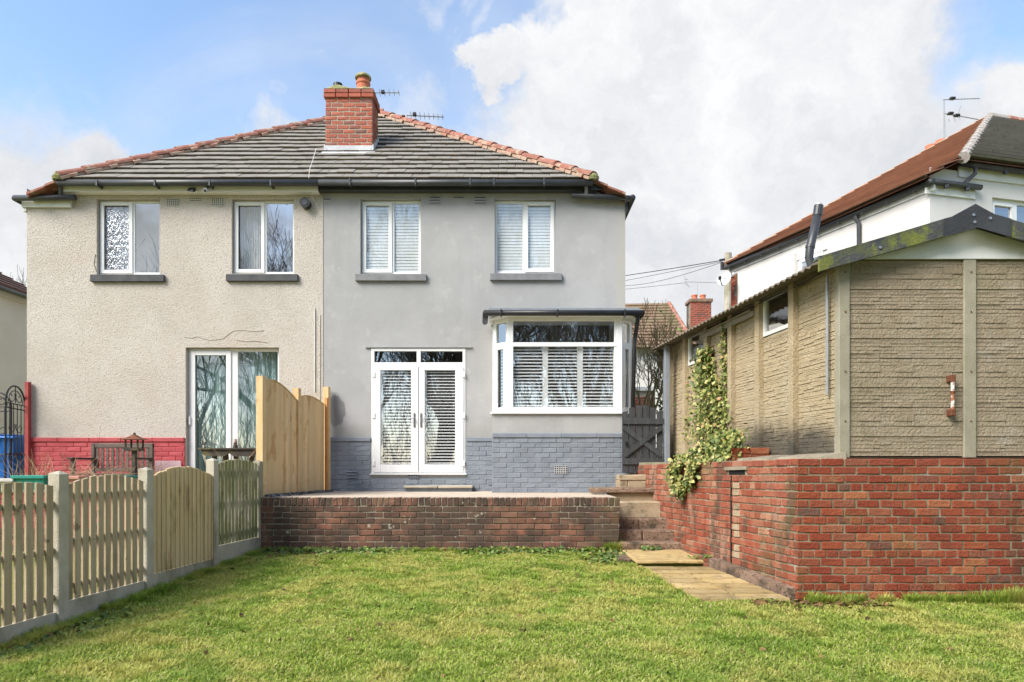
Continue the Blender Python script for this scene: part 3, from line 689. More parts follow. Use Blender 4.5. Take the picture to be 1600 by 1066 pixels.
# rusty handle on the panel
hx,hz0,hz1=ax(1483,GY),az(588,GY),az(650,GY)
b=MB(); b.cbox(hx-.022,hx+.022,GY-.012,GY+.02,hz1-.05,hz1+.06,.004) if False else None
h_=thing('handle_bracket',(hx,GY-.03,hz1),'rusty white painted iron grab handle bolted to the garage panel','handle')
MB().tube([(hx,GY-.055,hz1+.05),(hx,GY-.055,hz0-.06)],.017,10).build('grip',rust_white,h_)
for z in (hz0-.03,hz1+.03):
    MB().cbox(hx-.024,hx+.024,GY-.075,GY+.012,z-.035,z+.035,.006).build('bracket',rust,h_)
MB().tube([(hx,GY-.055,(hz0+hz1)/2+.02),(hx,GY-.055,(hz0+hz1)/2+.045)],.022,10).build('collar',rust,h_)
# batten and pole on the side
MB().beam((gx(8.55)-.045,8.55,3.53),(gx(10.25)-.045,10.25,3.535),.03,.06).build('batten',batten_wood,ga)
MB().beam((gx(8.6)-.065,8.6,3.575),(gx(10.2)-.065,10.2,3.575),.05,.015).build('batten',batten_wood,ga)
MB().tube([(gx(7.02)-.035,7.02,2.35),(gx(7.02)-.035,7.02,3.58)],.016,8).build('side_pole',alu,ga)
MB().tube([(gx(7.0)-.03,7.0,3.64),(gx(7.4)-.05,7.4,3.60),(gx(8.3)-.05,8.3,3.625),(gx(8.9)-.05,8.9,3.58)],.006,6).build('cable',wire_mat,ga)
# corner post far end (grey painted frame at the garage front)
MB().box(gx(11.66)-.10,gx(11.66)+.02,11.66,11.74,1.6,3.62).build('door_frame',M('grey_door_frame',(.20,.22,.25),(.24,.26,.29),4,.5),ga)
MB().cbox(gx(11.7)-.22,gx(11.7)+.05,11.6,11.85,3.52,3.60,.01).build('eave_end',dark_wood,ga)
fp=MB(); fx,fy=ax(1270,8.2),8.2
fp.tube([(fx,fy,3.66),(fx,fy,3.98),(fx-.045,fy,4.11),(fx-.035,fy,4.22),(fx+.055,fy,4.62)],.05,14); fl_=fp.build('flue_pipe',dark_grey,ga,smooth=True)
MB().tube([(fx+.055,fy,4.62),(fx+.072,fy,4.74)],.054,14).build('flue_cap',dark_grey,ga)
MB().tube([(fx+.072,fy,4.741),(fx+.078,fy,4.765)],.03,10).build('flue_tip',lead,ga)
for z in (3.72,3.97,4.23): MB().tube([(fx+(.0 if z<4 else -.033),fy,z),(fx+(.0 if z<4 else -.028),fy,z+.03)],.056,14).build('pipe_collar',dark_grey,ga)

# ------------------------------------------------------------------ house helpers
def facade(parent,xa,xb,z0,z1,y,holes,m,name='wall',cuts=()):
    """front wall face with openings cut out and reveals turned inwards"""
    hc_=list(holes)+list(cuts); X=sorted({xa,xb,*[h[0] for h in hc_],*[h[1] for h in hc_]}); Z=sorted({z0,z1,*[h[2] for h in hc_],*[h[3] for h in hc_]})
    b=MB()
    for i in range(len(X)-1):
        for j in range(len(Z)-1):
            cx,cz=(X[i]+X[i+1])/2,(Z[j]+Z[j+1])/2
            if any(h[0]<cx<h[1] and h[2]<cz<h[3] for h in hc_): continue
            b.quad((X[i],y,Z[j]),(X[i+1],y,Z[j]),(X[i+1],y,Z[j+1]),(X[i],y,Z[j+1]))
            b.quad((X[i+1],y+.26,Z[j]),(X[i],y+.26,Z[j]),(X[i],y+.26,Z[j+1]),(X[i+1],y+.26,Z[j+1]))
    for (a,c,d,e_) in holes:
        r=.26
        b.quad((a,y,d),(a,y,e_),(a,y+r,e_),(a,y+r,d)); b.quad((c,y,e_),(c,y,d),(c,y+r,d),(c,y+r,e_))
        b.quad((a,y,e_),(c,y,e_),(c,y+r,e_),(a,y+r,e_)); b.quad((c,y,d),(a,y,d),(a,y+r,d),(c,y+r,d))
    b.quad((xa,y,z0),(xa,y,z1),(xa,y+.26,z1),(xa,y+.26,z0)); b.quad((xb,y,z1),(xb,y,z0),(xb,y+.26,z0),(xb,y+.26,z1)) if not cuts else None
    return b.build(name,m,parent)
def frame_bars(b,x0,x1,z0,z1,y0,y1,t,tb=None):
    tb=tb or t
    b.cbox(x0,x0+t,y0,y1,z0,z1,.004); b.cbox(x1-t,x1,y0,y1,z0,z1,.004)
    b.cbox(x0+t+.0005,x1-t-.0005,y0+.001,y1-.001,z0+.0005,z0+tb,.004); b.cbox(x0+t+.0005,x1-t-.0005,y0+.001,y1-.001,z1-t,z1-.0005,.004)
def px_window(house,px0,px1,py0,py1,mull,open_side,ydep=.085,panes=(glass_soft,glass_soft),fill='blind',sill=None,sillm=None,label=None):
    """two-light casement. px extents of the frame, mullion px range, side that carries the opening sash"""
    y=YF+ydep; x0,x1,z0,z1=ax(px0,YF),ax(px1,YF),az(py1,YF),az(py0,YF); m0,m1=ax(mull[0],YF),ax(mull[1],YF)
    b=MB(); t=.045; frame_bars(b,x0,x1,z0,z1,y,y+.06,t,.055); b.cbox(m0,m1,y,y+.06,z0+.055,z1-t,.004)
    wdw=b.build('window',white,house); 
    if label: wdw['label']=label
    cells=[(x0+t,m0),(m1,x1-t)]
    for k,(a,c) in enumerate(cells):
        za,zb2=z0+.055,z1-t
        if k==open_side:
            s=MB(); frame_bars(s,a-.018,c+.018,za-.018,zb2+.018,y-.022,y-.001,.062); s.build('sash',white,wdw); a+=.042;c-=.042;za+=.042;zb2-=.042
        MB().quad((a,y+.02,za),(c,y+.02,za),(c,y+.02,zb2),(a,y+.02,zb2)).build('pane',panes[k],wdw)
    if fill=='blind':
        for k,(a,c) in enumerate(cells):
            n=22; hh=(z1-z0-.1)/n
            s=MB(); 
            for i in range(n):
                z=z0+.05+i*hh
                MB().hexa([(a+.005,y+.03,z),(c-.005,y+.03,z),(c-.005,y+.06,z+.012),(a+.005,y+.06,z+.012),(a+.005,y+.036,z+hh*.9),(c-.005,y+.036,z+hh*.9),(c-.005,y+.057,z+hh*1.02),(a+.005,y+.057,z+hh*1.02)]).build('blind_slat',blind_soft,wdw)
    elif fill=='net':
        for (a,c) in ((x0+t,x0+t+.38),(x1-t-.17,x1-t)):
            s=MB(); n=40
            for i in range(n):
                xa_,xb_=a+(c-a)*i/n,a+(c-a)*(i+1)/n
                ya,yb=y+.18+.02*math.sin(i*1.3),y+.18+.02*math.sin((i+1)*1.3)
                s.quad((xa_,ya,z0),(xb_,yb,z0),(xb_,yb,z1),(xa_,ya,z1))
            s.build('curtain',curtain_white,wdw)
    elif fill=='screen':
        MB().box(x0+.05,x1-.05,y+.3,y+.32,z0,z1).build('curtain',curtain_white,wdw)
    if sill:
        sx0,sx1=ax(sill[0],YF-.05),ax(sill[1],YF-.05); sz1,sz0=az(sill[2],YF-.05),az(sill[3],YF-.05)
        MB().cbox(sx0,sx1,YF-.06,YF+.1,sz0,sz1,.006,.002).build('sill',sillm,wdw)
    return wdw
def hole_px(a,b,c,d): return (ax(a,YF),ax(b,YF),az(d,YF),az(c,YF))
XL,XP,XR=ax(42,YF),ax(505,YF),ax(977,YF)
ZG=1.0; ZE=6.60; YB=19.35
RYE=11.86; RZE=6.585; RYR=15.6; RZR=9.62; RXL,RXR=-3.55,-2.97
HXL,HXR=ax(94,RYE),ax(926,RYE)
TAN=(RZR-RZE)/(RYR-RYE)

def gutter(parent,pts,name='gutter',r=.056,m=dark_grey):
    b=MB(); b.tube(pts,r,10); o=b.build(name,m,parent,smooth=True); return o

# ---------- cream house
hc=thing('semi_detached_house',((XL+XP)/2,YF,1.0),'cream pebbledashed half of the semi with red painted plinth','house')
hg=thing('semi_detached_house',((XP+XR)/2,YF,1.0),'smooth grey rendered half of the semi with bay window and french doors','house')
holesC=[hole_px(151,249.5,311,429),hole_px(362,459.5,311,428),(ax(290,YF),ax(436,YF),1.12,az(543,YF))]
facade(hc,XL,XP-.004,ZG,6.54,YF,holesC,pebble,cuts=[(XL,HXL-.02,6.30,6.54)])
holesG=[hole_px(563,657.5,311,428),hole_px(773,868.5,311,427),(ax(580.5,YF),ax(727.5,YF),az(742,YF),az(544,YF)),(ax(778,YF),1.95,1.95,az(500,YF))]
facade(hg,XP,XR,ZG,6.54,YF,holesG,render_grey,cuts=[(HXR+.02,XR,6.28,6.54)])
# party strip
MB().box(XP-.035,XP-.001,YF-.008,YF+.004,2.1,ZE-.1).build('render_edge',pebble,hc)
for (h,xa,xb,m) in ((hc,XL,XP,pebble),(hg,XP,XR,render_grey)):
    b=MB()
    xo = xa if h is hc else xb
    b.box(min(xo,xo+(.25 if h is hc else -.25)),max(xo,xo+(.25 if h is hc else -.25)),YF+.262,YB,ZG,6.26)
    b.build('side_wall',m,h)
    MB().box(xa+.26,xb-.26,YB-.25,YB,ZG,ZE).build('back_wall',m,h)
    b=MB(); b.box(xa+.26,xb-.26,YF+.27,YB-.3,3.9,4.15); b.box(xa+.26,xb-.26,YF+4.0,YF+4.1,ZG,3.9); b.box(xa+.26,xb-.26,YF+4.0,YF+4.1,4.15,ZE); b.box(xa+.26,xb-.26,YF+.27,YB-.3,ZE-.1,ZE); b.box(xa+.26,xb-.26,YF+.28,YF+4,ZG,ZG+.12)
    b.build('interior_partition',room_wall,h)
MB().box(XP-.1,XP+.1,YF+.27,YB-.3,ZG,ZE).build('party_wall',room_wall,hc)
# ---------- roofs
def roof_half(h,left):
    xc=(RXL+RXR)/2
    xe=HXL if left else HXR; xr_=RXL if left else RXR
    gauge=None; rowsn=17
    base=MB()
    # underlay planes (rear, side, front)
    sgn=-1 if left else 1
    k=.45; xs_low=xe+sgn*.60; zlow=RZE-.60*k
    yb_e=RYR+(RYR-RYE)
    base.poly([(xc,RYE,RZE-.05),(xe,RYE,RZE-.05),(xr_,RYR,RZR-.05),(xc,RYR,RZR-.05)] if not left else [(xe,RYE,RZE-.05),(xc,RYE,RZE-.05),(xc,RYR,RZR-.05),(xr_,RYR,RZR-.05)])
    base.poly([(xe,RYE,RZE-.02),(xs_low,RYE+.02,zlow-.02),(xs_low,yb_e,zlow-.02),(xe,yb_e,RZE-.02),(xr_,RYR,RZR-.02)])
    base.poly([(xe,yb_e,RZE-.05),(xc,yb_e,RZE-.05),(xc,RYR,RZR-.05),(xr_,RYR,RZR-.05)])
    roof=base.build('roof',tile_brown,h)
    # rear-slope tiles, one by one
    slope=math.atan(TAN); Ls=(RYR-RYE)/math.cos(slope); g=Ls/rowsn; tw_=.302; T=.022; LT=g+.075
    def tm(Wt,v):
        key=('tile',round(Wt,2),v)
        if key not in BR:
            b=MB(); j=.003
            b.cbox(-Wt/2+.002,Wt/2-.002,0,LT,0,T,.005,.002); b.box(-Wt/2+.004,Wt/2-.004,.035,.05,-.05,.004)
            me=b.mesh('roof_tile',tile_grey); me.materials.append(tile_moss_shade)
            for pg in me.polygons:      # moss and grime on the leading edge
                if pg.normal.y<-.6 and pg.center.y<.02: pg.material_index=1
            BR[key]=me
        return BR[key]
    tilt=slope-.115
    for r_ in range(rowsn):
        s=r_*g; y=RYE+s*math.cos(slope); z=RZE+s*math.sin(slope)
        f=s/Ls; xend=xe+(xr_-xe)*f
        off=(tw_/2 if r_%2 else 0)
        x=xc+off if not left else xc-off
        first=True
        while (x<xend-.05 if not left else x>xend+.05):
            nxt=x+sgn*tw_
            if (nxt>xend+.02 if not left else nxt<xend-.02): nxt=xend+sgn*.02
            if abs(nxt-x)>.06:
                cx=(x+nxt)/2
                inst('roof_tile',tm(abs(nxt-x),random.randrange(3)),roof,(cx,y+random.uniform(-.012,.006),z+.032+random.uniform(-.003,.004)),tilt=(tilt,random.uniform(-.006,.006),random.uniform(-.01,.01)))
            x=nxt
        if off:
            x0=xc; x1=xc+sgn*off
            inst('roof_tile',tm(off,0),roof,((x0+x1)/2,y,z+.032),tilt=(tilt,0,0))
    # hip tiles
    a=Vector((xe,RYE-.02,RZE+.05)); bq=Vector((xr_,RYR,RZR+.05)); d=(bq-a); n=15; d/=n
    dn=d.normalized(); side=dn.cross(Vector((0,0,1))).normalized(); up=side.cross(dn).normalized()
    for i in range(n):
        p0=a+d*i-dn*.02; p1=a+d*(i+1)+dn*.03
        t=MB(); segs=7; prof=[]
        for q in range(segs+1):
            th=math.pi*q/segs
            prof.append((math.cos(th)*.125,math.sin(th)*.095-.02))
        for (ra,rb,pa,pb,lift0,lift1) in ((1.08,.98,p0,p1,.012,-.008),):
            vs=[]
            for (P,sc_,lf) in ((pa,ra,lift0),(pb,rb,lift1)):
                for (u_,v_) in prof: vs.append(P+side*u_*sc_+up*(v_*sc_+lf))
                for (u_,v_) in prof[::-1]: vs.append(P+side*u_*sc_*.86+up*(v_*sc_*.84+lf-.004))
            i0=len(t.v); m_=len(prof)*2; t.v+= [tuple(v) for v in vs]
            for q in range(m_): t.f.append((i0+q,i0+(q+1)%m_,i0+m_+(q+1)%m_,i0+m_+q))
            t.f.append(tuple(i0+q for q in range(m_))[::-1]); t.f.append(tuple(i0+m_+q for q in range(m_)))
        t.build('hip_tile',hip_red,roof)
        # mortar bedding, proud and uneven
    mb_=MB(); n2=46
    for i in range(n2):
        f0,f1=i/n2,(i+1)/n2; P=a+(bq-a)*f0; Q=a+(bq-a)*f1
        for sd_ in (1,-1):
            wv_=.128+.02*math.sin(i*2.3)+random.uniform(-.012,.012)
            o1=side*sd_*wv_
            k2=Vector((0,0,-.055+random.uniform(-.008,.008)))
            mb_.hexa([P+side*sd_*.06-up*.09,P+o1*1.0+k2-up*.03,Q+o1*1.0+k2-up*.03,Q+side*sd_*.06-up*.09,P+side*sd_*.06+up*.03,P+o1+k2+up*.012,Q+o1+k2+up*.012,Q+side*sd_*.06+up*.03])
    mb_.build('mortar_bedding',hip_mortar,roof)
    # plugged end of the hip
    MB().lathe((xe,RYE-.03,RZE-.02),[(.10,0),(.11,.05),(.08,.10),(.03,.13)],12).build('hip_end_mortar',moss_cement,roof)
    # verge of the side slope running down past the rear eave
    x=xe-sgn*.05
    for _q in range(2):
        x2=x+sgn*.31; z0=RZE-(x-xe)*sgn*k; z2=RZE-(x2-xe)*sgn*k
        t=MB()
        pa=(x,RYE-.02,z0+.005); pb=(x2,RYE-.02,z2+.03)
        pts=[(x,RYE-.03,z0-.02),(x2,RYE-.03,z2-.005),(x2,RYE-.03,z2+.035),(x,RYE-.03,z0+.012)]
        t.prism(pts if not left else pts[::-1],(0,.33,0)); t.build('verge_tile',hip_red,roof); x=x2
    # boarding under verge
    zt=RZE-.03
    t=MB(); tri=[(xe-sgn*.1,YF-.004,zt),(xe-sgn*.1,YF-.004,6.27),(xe+sgn*.58,YF-.004,6.27),(xe+sgn*.58,YF-.004,zlow-.02)]
    t.prism(tri if left else tri[::-1],(0,.05,0)); t.build('verge_infill',pebble if left else render_grey,h)
    return roof,xs_low,zlow
roofC,xlC,zlC=roof_half(hc,True); roofG,xlG,zlG=roof_half(hg,False)
# ridge tiles
for i,x in enumerate((-3.42,-3.1)):
    b=MB(); b.tube([(x-.17,RYR,RZR+.04),(x+.17,RYR,RZR+.04)],.12,12); b.build('ridge_tile',hip_red,roofG if i else roofC)
# fascias and gutters
yg=RYE-.005
gzm=az(286.5,yg)
MB().box(HXL-.05+.0,XP-.05,11.945,11.965,az(299.5,11.95),az(286,11.95)).build('fascia',white,hc)
MB().box(HXL-.05,XP-.05,11.966,YF-.003,az(299.5,11.95),az(299.5,11.95)+.012).build('soffit',white,hc)
MB().box(XP-.045,HXR+.18,11.945,11.965,az(297,11.95),az(286,11.95)).build('fascia',dark_grey,hg)
MB().box(XP-.045,HXR+.1,11.966,YF-.003,az(297,11.95),az(297,11.95)+.012).build('soffit',dark_grey,hg)
gutter(hc,[(HXL-.03,yg-.02,gzm),(XP-.0,yg-.02,gzm)]); gutter(hg,[(XP+.001,yg-.02,gzm),(HXR+.0,yg-.02,gzm)])
for px in (155,245,330,425): 
    MB().cbox(ax(px,yg)-.016,ax(px,yg)+.016,yg-.085,11.94,gzm-.075,gzm+.03,.004).build('gutter_bracket',dark_grey,hc)
for px in (548,650,735,772,850): MB().cbox(ax(px,yg)-.016,ax(px,yg)+.016,yg-.082,yg+.02,gzm-.062,gzm+.058,.004).build('gutter_bracket',dark_grey,hg)
# low corner returns
z1c=az(308,11.95)
gutter(hc,[(XL-.13,11.97,z1c-.01),(ax(118,11.97),11.97,z1c)],r=.05); MB().box(XL-.06,ax(113,YF),YF-.05,YF-.004,az(325,YF),az(312,YF)).build('fascia',white_paint,hc)
gutter(hc,[(XL-.13,11.97,z1c-.01),(XL-.13,YB,z1c-.01)],r=.05)
z1g=az(304,11.95)
gutter(hg,[(ax(893,11.97),11.97,z1g),(XR+.10,11.97,z1g-.06)],r=.047); gutter(hg,[(XR+.10,11.93,z1g-.06),(XR+.10,YB,z1g-.08)],r=.055)
MB().box(XR-.0,XR+.05,YF-.02,YB,z1g-.22,z1g-.02).build('side_fascia',dark_grey,hg)
MB().prism([(XR+.002,YF-.03,z1g-.30),(XR+.04,YF-.03,z1g-.08),(XR+.12,YF-.03,z1g-.05),(XR+.002,YF-.03,z1g-.05)],(0,.1,0)).build('gutter_outlet',dark_grey,hg)
for h,px,zz,m in ((hc,95,gzm,dark_grey),(hg,916,gzm,grey_sill)):
    MB().tube([(ax(px,11.9),11.89,zz-.02),(ax(px,11.95),11.95,z1c+.04)],.032,8).build('downpipe_stub',m,h)
MB().box(XL-.06,XL+.0,YF-.02,YB,z1c-.2,z1c-.01).build('side_fascia',white_paint,hc)

# ---------- chimney on the grey side of the party line
CYF=13.2; cx0,cx1=ax(508,CYF),ax(582,CYF); CYB=CYF+.56; cz0=7.6; 
chm=MB().box(cx0+.008,cx1-.008,CYF+.008,CYB,cz0,az(146,CYF)).build('chimney',mortar_light,hg)
cch=.0855; ztop=az(153,CYF); ncs=11
brick_face(chm,(cx0,CYF),(cx1,CYF),ztop-ncs*cch,ncs,cch,brick_chimney,bl=(cx1-cx0+.001)/4,joint=.012,jit=.002)
brick_face(chm,(cx1,CYF+.1),(cx1,CYB),ztop-ncs*cch,ncs,cch,brick_side,bl=.236,joint=.012,jit=.002)
for c in range(2):
    p=.03 if c==1 else .035
    zz=ztop+c*.088
    brick_face(chm,(cx0-p,CYF-p),(cx1+p,CYF-p),zz,1,.088,brick_chimney,bl=(cx1-cx0+2*p)/4,joint=.012,D=.3)
    brick_face(chm,(cx1+p,CYF-p+.1),(cx1+p,CYB+p),zz,1,.088,brick_side,bl=.2,joint=.012,D=.3)
zc=ztop+.172
b=MB(); nseg=26
def flh(u,v):
    e=min(u,1-u,v,1-v); return .012+.15*min(1,e/.2)*(.75+.25*math.sin(7*u+3*v))+.05*math.exp(-((u-.22)**2+(v-.5)**2)/.012)+.03*math.exp(-((u-.78)**2+(v-.5)**2)/.012)
P=[[(cx0-.02+(cx1-cx0+.04)*i/nseg,CYF-.02+(CYB-CYF+.04)*j/10,zc-.012+flh(i/nseg,j/10)) for j in range(11)] for i in range(nseg+1)]
for i in range(nseg):
    for j in range(10): b.quad(P[i][j],P[i+1][j],P[i+1][j+1],P[i][j+1])
b.build('flaunching',moss_cement,chm,smooth=True)
p1x=ax(528,CYF+.28); p2x=ax(567.5,CYF+.28); ym_=CYF+.28
MB().lathe((p1x,ym_,zc+.06),[(.10,0),(.095,.06),(.085,.06),(.085,.13),(.09,.13),(.09,.19)],18).build('chimney_pot',black,chm,smooth=False)
pot=MB().lathe((p2x,ym_,zc+.03),[(.13,0),(.125,.20),(.138,.205),(.142,.225),(.135,.245),(.118,.25),(.115,.30),(.112,.345)],22).build('chimney_pot',terracotta,chm)
MB().lathe((p2x,ym_,zc+.345),[(.155,.0),(.160,.02),(.15,.05),(.11,.085),(.05,.105),(.01,.11)],22).build('chimney_cowl',moss_cement,pot,smooth=True)
# lead apron
za=RZE+TAN*(CYF-.12-RYE)
b=MB(); b.box(cx0-.02,cx1+.02,CYF-.018,CYF-.004,az(237,CYF)-.02,az(228,CYF)); b.hexa([(cx0-.05,CYF-.10,za+.03),(cx1+.05,CYF-.10,za+.03),(cx1+.05,CYF,za+.12),(cx0-.05,CYF,za+.12),(cx0-.05,CYF-.10,za+.045),(cx1+.05,CYF-.10,za+.045),(cx1+.05,CYF,za+.135),(cx0-.05,CYF,za+.135)])
for s_ in (0,1):
    x=cx1+.004 if s_ else cx0-.018
    for q in range(4):
        y0=CYF+q*.14; z0=RZE+TAN*(y0-RYE)
        b.box(x,x+.014,y0-.012,y0+.15,z0-.02,z0+.17)
b.build('flashing',lead,chm)
MB().tube([(cx0+.02,CYF-.03,az(232,CYF)),(ax(494,12.9),12.9,7.62),(ax(488,12.2),12.2,7.06),(ax(484,11.85),11.85,6.78),(ax(483,11.82),11.80,6.6),(ax(488,12.05),12.05,6.35),(ax(500,YF),YF-.01,6.18)],.006,5).build('aerial_cable',white_pvc,hg)

# ---------- windows
px_window(hc,151.2,249.3,311.2,428.8,(202,206.5),0,panes=(glass_pattern,glass_blue),fill='screen',sill=(141,256,429,440),sillm=slate_sill,label='bedroom window with patterned obscure glass in its left light')
px_window(hc,362.2,459.3,311.2,427.8,(409.5,414),0,panes=(glass_soft,glass_blue),fill='net',sill=(353,465,428.5,439.5),sillm=slate_sill,label='bedroom window with white net curtains')
px_window(hg,563.2,657.3,311.2,427.8,(610,615),0,fill='blind',sill=(555,666,428,439),sillm=grey_sill)
px_window(hg,773.2,868.3,311.2,426.8,(816.5,821.5),1,fill='blind',sill=(765.5,878,427,438),sillm=grey_sill)
# patio door of the cream house
y=YF+.10; x0,x1=ax(290.2,YF),ax(435.8,YF); z1=az(543.2,YF); z0=1.13; mx0,mx1=ax(357,YF),ax(368,YF)
b=MB(); frame_bars(b,x0,x1,z0,z1,y,y+.07,.055); b.cbox(mx0,mx1,y,y+.07,z0+.055,z1-.055,.004); pd=b.build('patio_door',white,hc)
s=MB(); frame_bars(s,x0+.045,mx0+.01,z0+.04,z1-.04,y-.025,y-.001,.085); s.build('door_leaf',white,pd)
MB().quad((x0+.12,y+.02,z0),(mx0,y+.02,z0),(mx0,y+.02,z1),(x0+.12,y+.02,z1)).build('pane',glass,pd)
MB().quad((mx1,y+.02,z0),(x1-.05,y+.02,z0),(x1-.05,y+.02,z1),(mx1,y+.02,z1)).build('pane',glass,pd)
s=MB(); n=120
for i in range(n):
    f=lambda k: y+.20+.035*math.sin(k*.52+1.4*math.sin(k*.11))+.012*math.sin(k*1.7)
    xa,xb=x0+.02+(x1-x0-.04)*i/n,x0+.02+(x1-x0-.04)*(i+1)/n
    s.quad((xa,f(i),z0),(xb,f(i+1),z0),(xb,f(i+1),z1),(xa,f(i),z1))
s.build('curtain',curtain_teal,pd,smooth=True)
MB().cbox(x0+.03,x0+.055,y-.06,y-.02,2.35,2.5,.004).build('handle',white,pd)
# french doors of the grey house
y=YF-.012; x0,x1=ax(580.5,YF),ax(727.5,YF); z0,z1=az(740,YF),az(544.5,YF)
b=MB(); frame_bars(b,x0+.001,x1-.001,z0,z1,y,y+.08,.05,.04); zt0,zt1=az(574,YF),az(566.5,YF)
b.cbox(x0+.05,x1-.05,y,y+.08,zt0,zt1,.004); xm=ax(654.3,YF); b.cbox(xm-.035,xm+.035,y,y+.08,zt1,z1-.05,.004)
b.cbox(x0-.02,x1+.02,y-.05,y+.08,z0-.022,z0-.001,.004); fd=b.build('french_door',white,hg)
for (a,c) in ((588,651),(658,721)):
    MB().quad((ax(a,YF),y+.03,az(567,YF)),(ax(c,YF),y+.03,az(567,YF)),(ax(c,YF),y+.03,az(549,YF)),(ax(a,YF),y+.03,az(549,YF))).build('pane',glass,fd)
for (a,c,p0,p1) in ((583.5,653.8,595,643),(654.8,724.5,664,712)):
    X0,X1,A,C=ax(a,YF),ax(c,YF),ax(p0,YF),ax(p1,YF); Z0,Z1=az(738,YF),az(574.5,YF); ZA,ZB=az(726,YF),az(579,YF)
    s=MB(); yy=y-.02
    s.cbox(X0,A,yy,yy+.06,Z0,Z1,.005); s.cbox(C,X1,yy,yy+.06,Z0,Z1,.005); s.cbox(A+.001,C-.001,yy+.001,yy+.06,Z0,ZA,.005); s.cbox(A+.001,C-.001,yy+.001,yy+.06,ZB,Z1,.005)
    s.build('door_leaf',white,fd)
    MB().quad((A,yy+.03,ZA),(C,yy+.03,ZA),(C,yy+.03,ZB),(A,yy+.03,ZB)).build('pane',glass,fd)
    n=31; hh=(ZB-ZA)/n
    for i in range(n):
        zc_=ZA+(i+.5)*hh
        MB().beam((A+.03,yy+.075,zc_),(C-.01,yy+.075,zc_),.046,.007,up=(0,-.58,1)).build('louvre_slat',blind_white,fd)
    s=MB(); s.box(A+.0,A+.028,yy+.055,yy+.095,ZA,ZB); s.box(C-.012,C+.005,yy+.055,yy+.095,ZA,ZB); s.build('shutter_stile',blind_white,fd)
for px,sg in ((648,-1),(658.5,1)):
    hxp=ax(px,YF); s=MB(); s.cbox(hxp-.016,hxp+.016,y-.034,y-.02,az(668,YF),az(646,YF),.004); s.tube([(hxp,y-.03,az(655,YF)),(hxp,y-.07,az(655,YF)),(hxp+sg*.11,y-.07,az(655,YF))],.009,8); s.build('handle',chrome,fd)
for px in (584,724):
    for py in (586,650,724):
        MB().cbox(ax(px,YF)-.03,ax(px,YF)+.03,y-.035,y-.02,az(py,YF)-.05,az(py,YF)+.05,.006).build('hinge',white,fd)
MB().box(ax(571,YF),ax(737,YF),YF-.035,YF+.01,az(543.6,YF),az(541.4,YF)).build('drip_bead',render_grey,hg)
# ---------- bay window
YB0=11.44; bl0,br0=ax(769,YB0),2.01; zs=az(644,YB0); zt=az(496,YB0); fl0,fr0=ax(795,YB0),ax(972,YB0)-.0; fr0=min(fr0,1.74); YS=YB0+.27
fr0=ax(971,YB0)
bay=MB()
# rendered apron and brick base are solid
bay.box(bl0,br0,YB0+.012,YF-.002,az(684,YB0),zs-.03); bw=bay.build('bay_window',render_grey,hg)
MB().prism([(bl0-.03,YF,zs-.028),(bl0-.03,YB0-.0,zs-.028),(bl0-.0,YB0-.035,zs-.028),(br0+.01,YB0-.035,zs-.028),(br0+.03,YB0,zs-.028),(br0+.03,YF,zs-.028)][::-1],(0,0,.024)).build('sill',white,bw)
def post(b,x,y_,s=.05): b.cbox(x-s,x+s,y_-s,y_+s,zs-.004,zt,.006)
b=MB(); 
fL,fR=Vector((fl0,YB0)),Vector((fr0,YB0)); sL,sR=Vector((bl0+.02,YS)),Vector((br0+.05,YS))
post(b,fl0+.03,YB0+.04,.045); post(b,fr0-.03,YB0+.04,.045)
b.cbox(fl0+.07,fr0-.07,YB0,YB0+.07,zs-.003,zs+.085,.004); b.cbox(fl0+.07,fr0-.07,YB0,YB0+.07,zt-.06,zt,.004); ztr0,ztr1=az(541.5,YB0),az(535,YB0); b.cbox(fl0+.07,fr0-.07,YB0-.004,YB0+.07,ztr0,ztr1,.004)
b.build('bay_frame',white,bw)
pA,pC=ax(800,YB0),ax(960,YB0)
for (a,c) in ((fl0+.071,pA),(pC,fr0-.071)): MB().cbox(a,c,YB0+.005,YB0+.065,zs+.085,zt-.06,.003).build('jamb',white,bw)
MB().quad((pA,YB0+.03,ztr1),(pC,YB0+.03,ztr1),(pC,YB0+.03,zt-.06),(pA,YB0+.03,zt-.06)).build('pane',glass,bw)
MB().quad((pA,YB0+.03,zs+.085),(pC,YB0+.03,zs+.085),(pC,YB0+.03,ztr0),(pA,YB0+.03,ztr0)).build('pane',glass,bw)
for (a,c) in ((801,848),(855,902),(910,958)):
    A,C=ax(a,YB0+.1),ax(c,YB0+.1); n=18; Z0,Z1=zs+.09,ztr0-.01; hh=(Z1-Z0)/n
    for i in range(n): MB().beam((A+.01,YB0+.085,Z0+(i+.5)*hh),(C-.01,YB0+.085,Z0+(i+.5)*hh),.05,.008,up=(0,-.62,1)).build('louvre_slat',blind_white,bw)
for (a,c) in ((798,801.5),(847.5,856),(901.5,910.5),(957.5,961)):
    MB().box(ax(a,YB0+.1),ax(c,YB0+.1),YB0+.072,YB0+.11,zs+.06,ztr0+.02).build('shutter_stile',blind_white,bw)
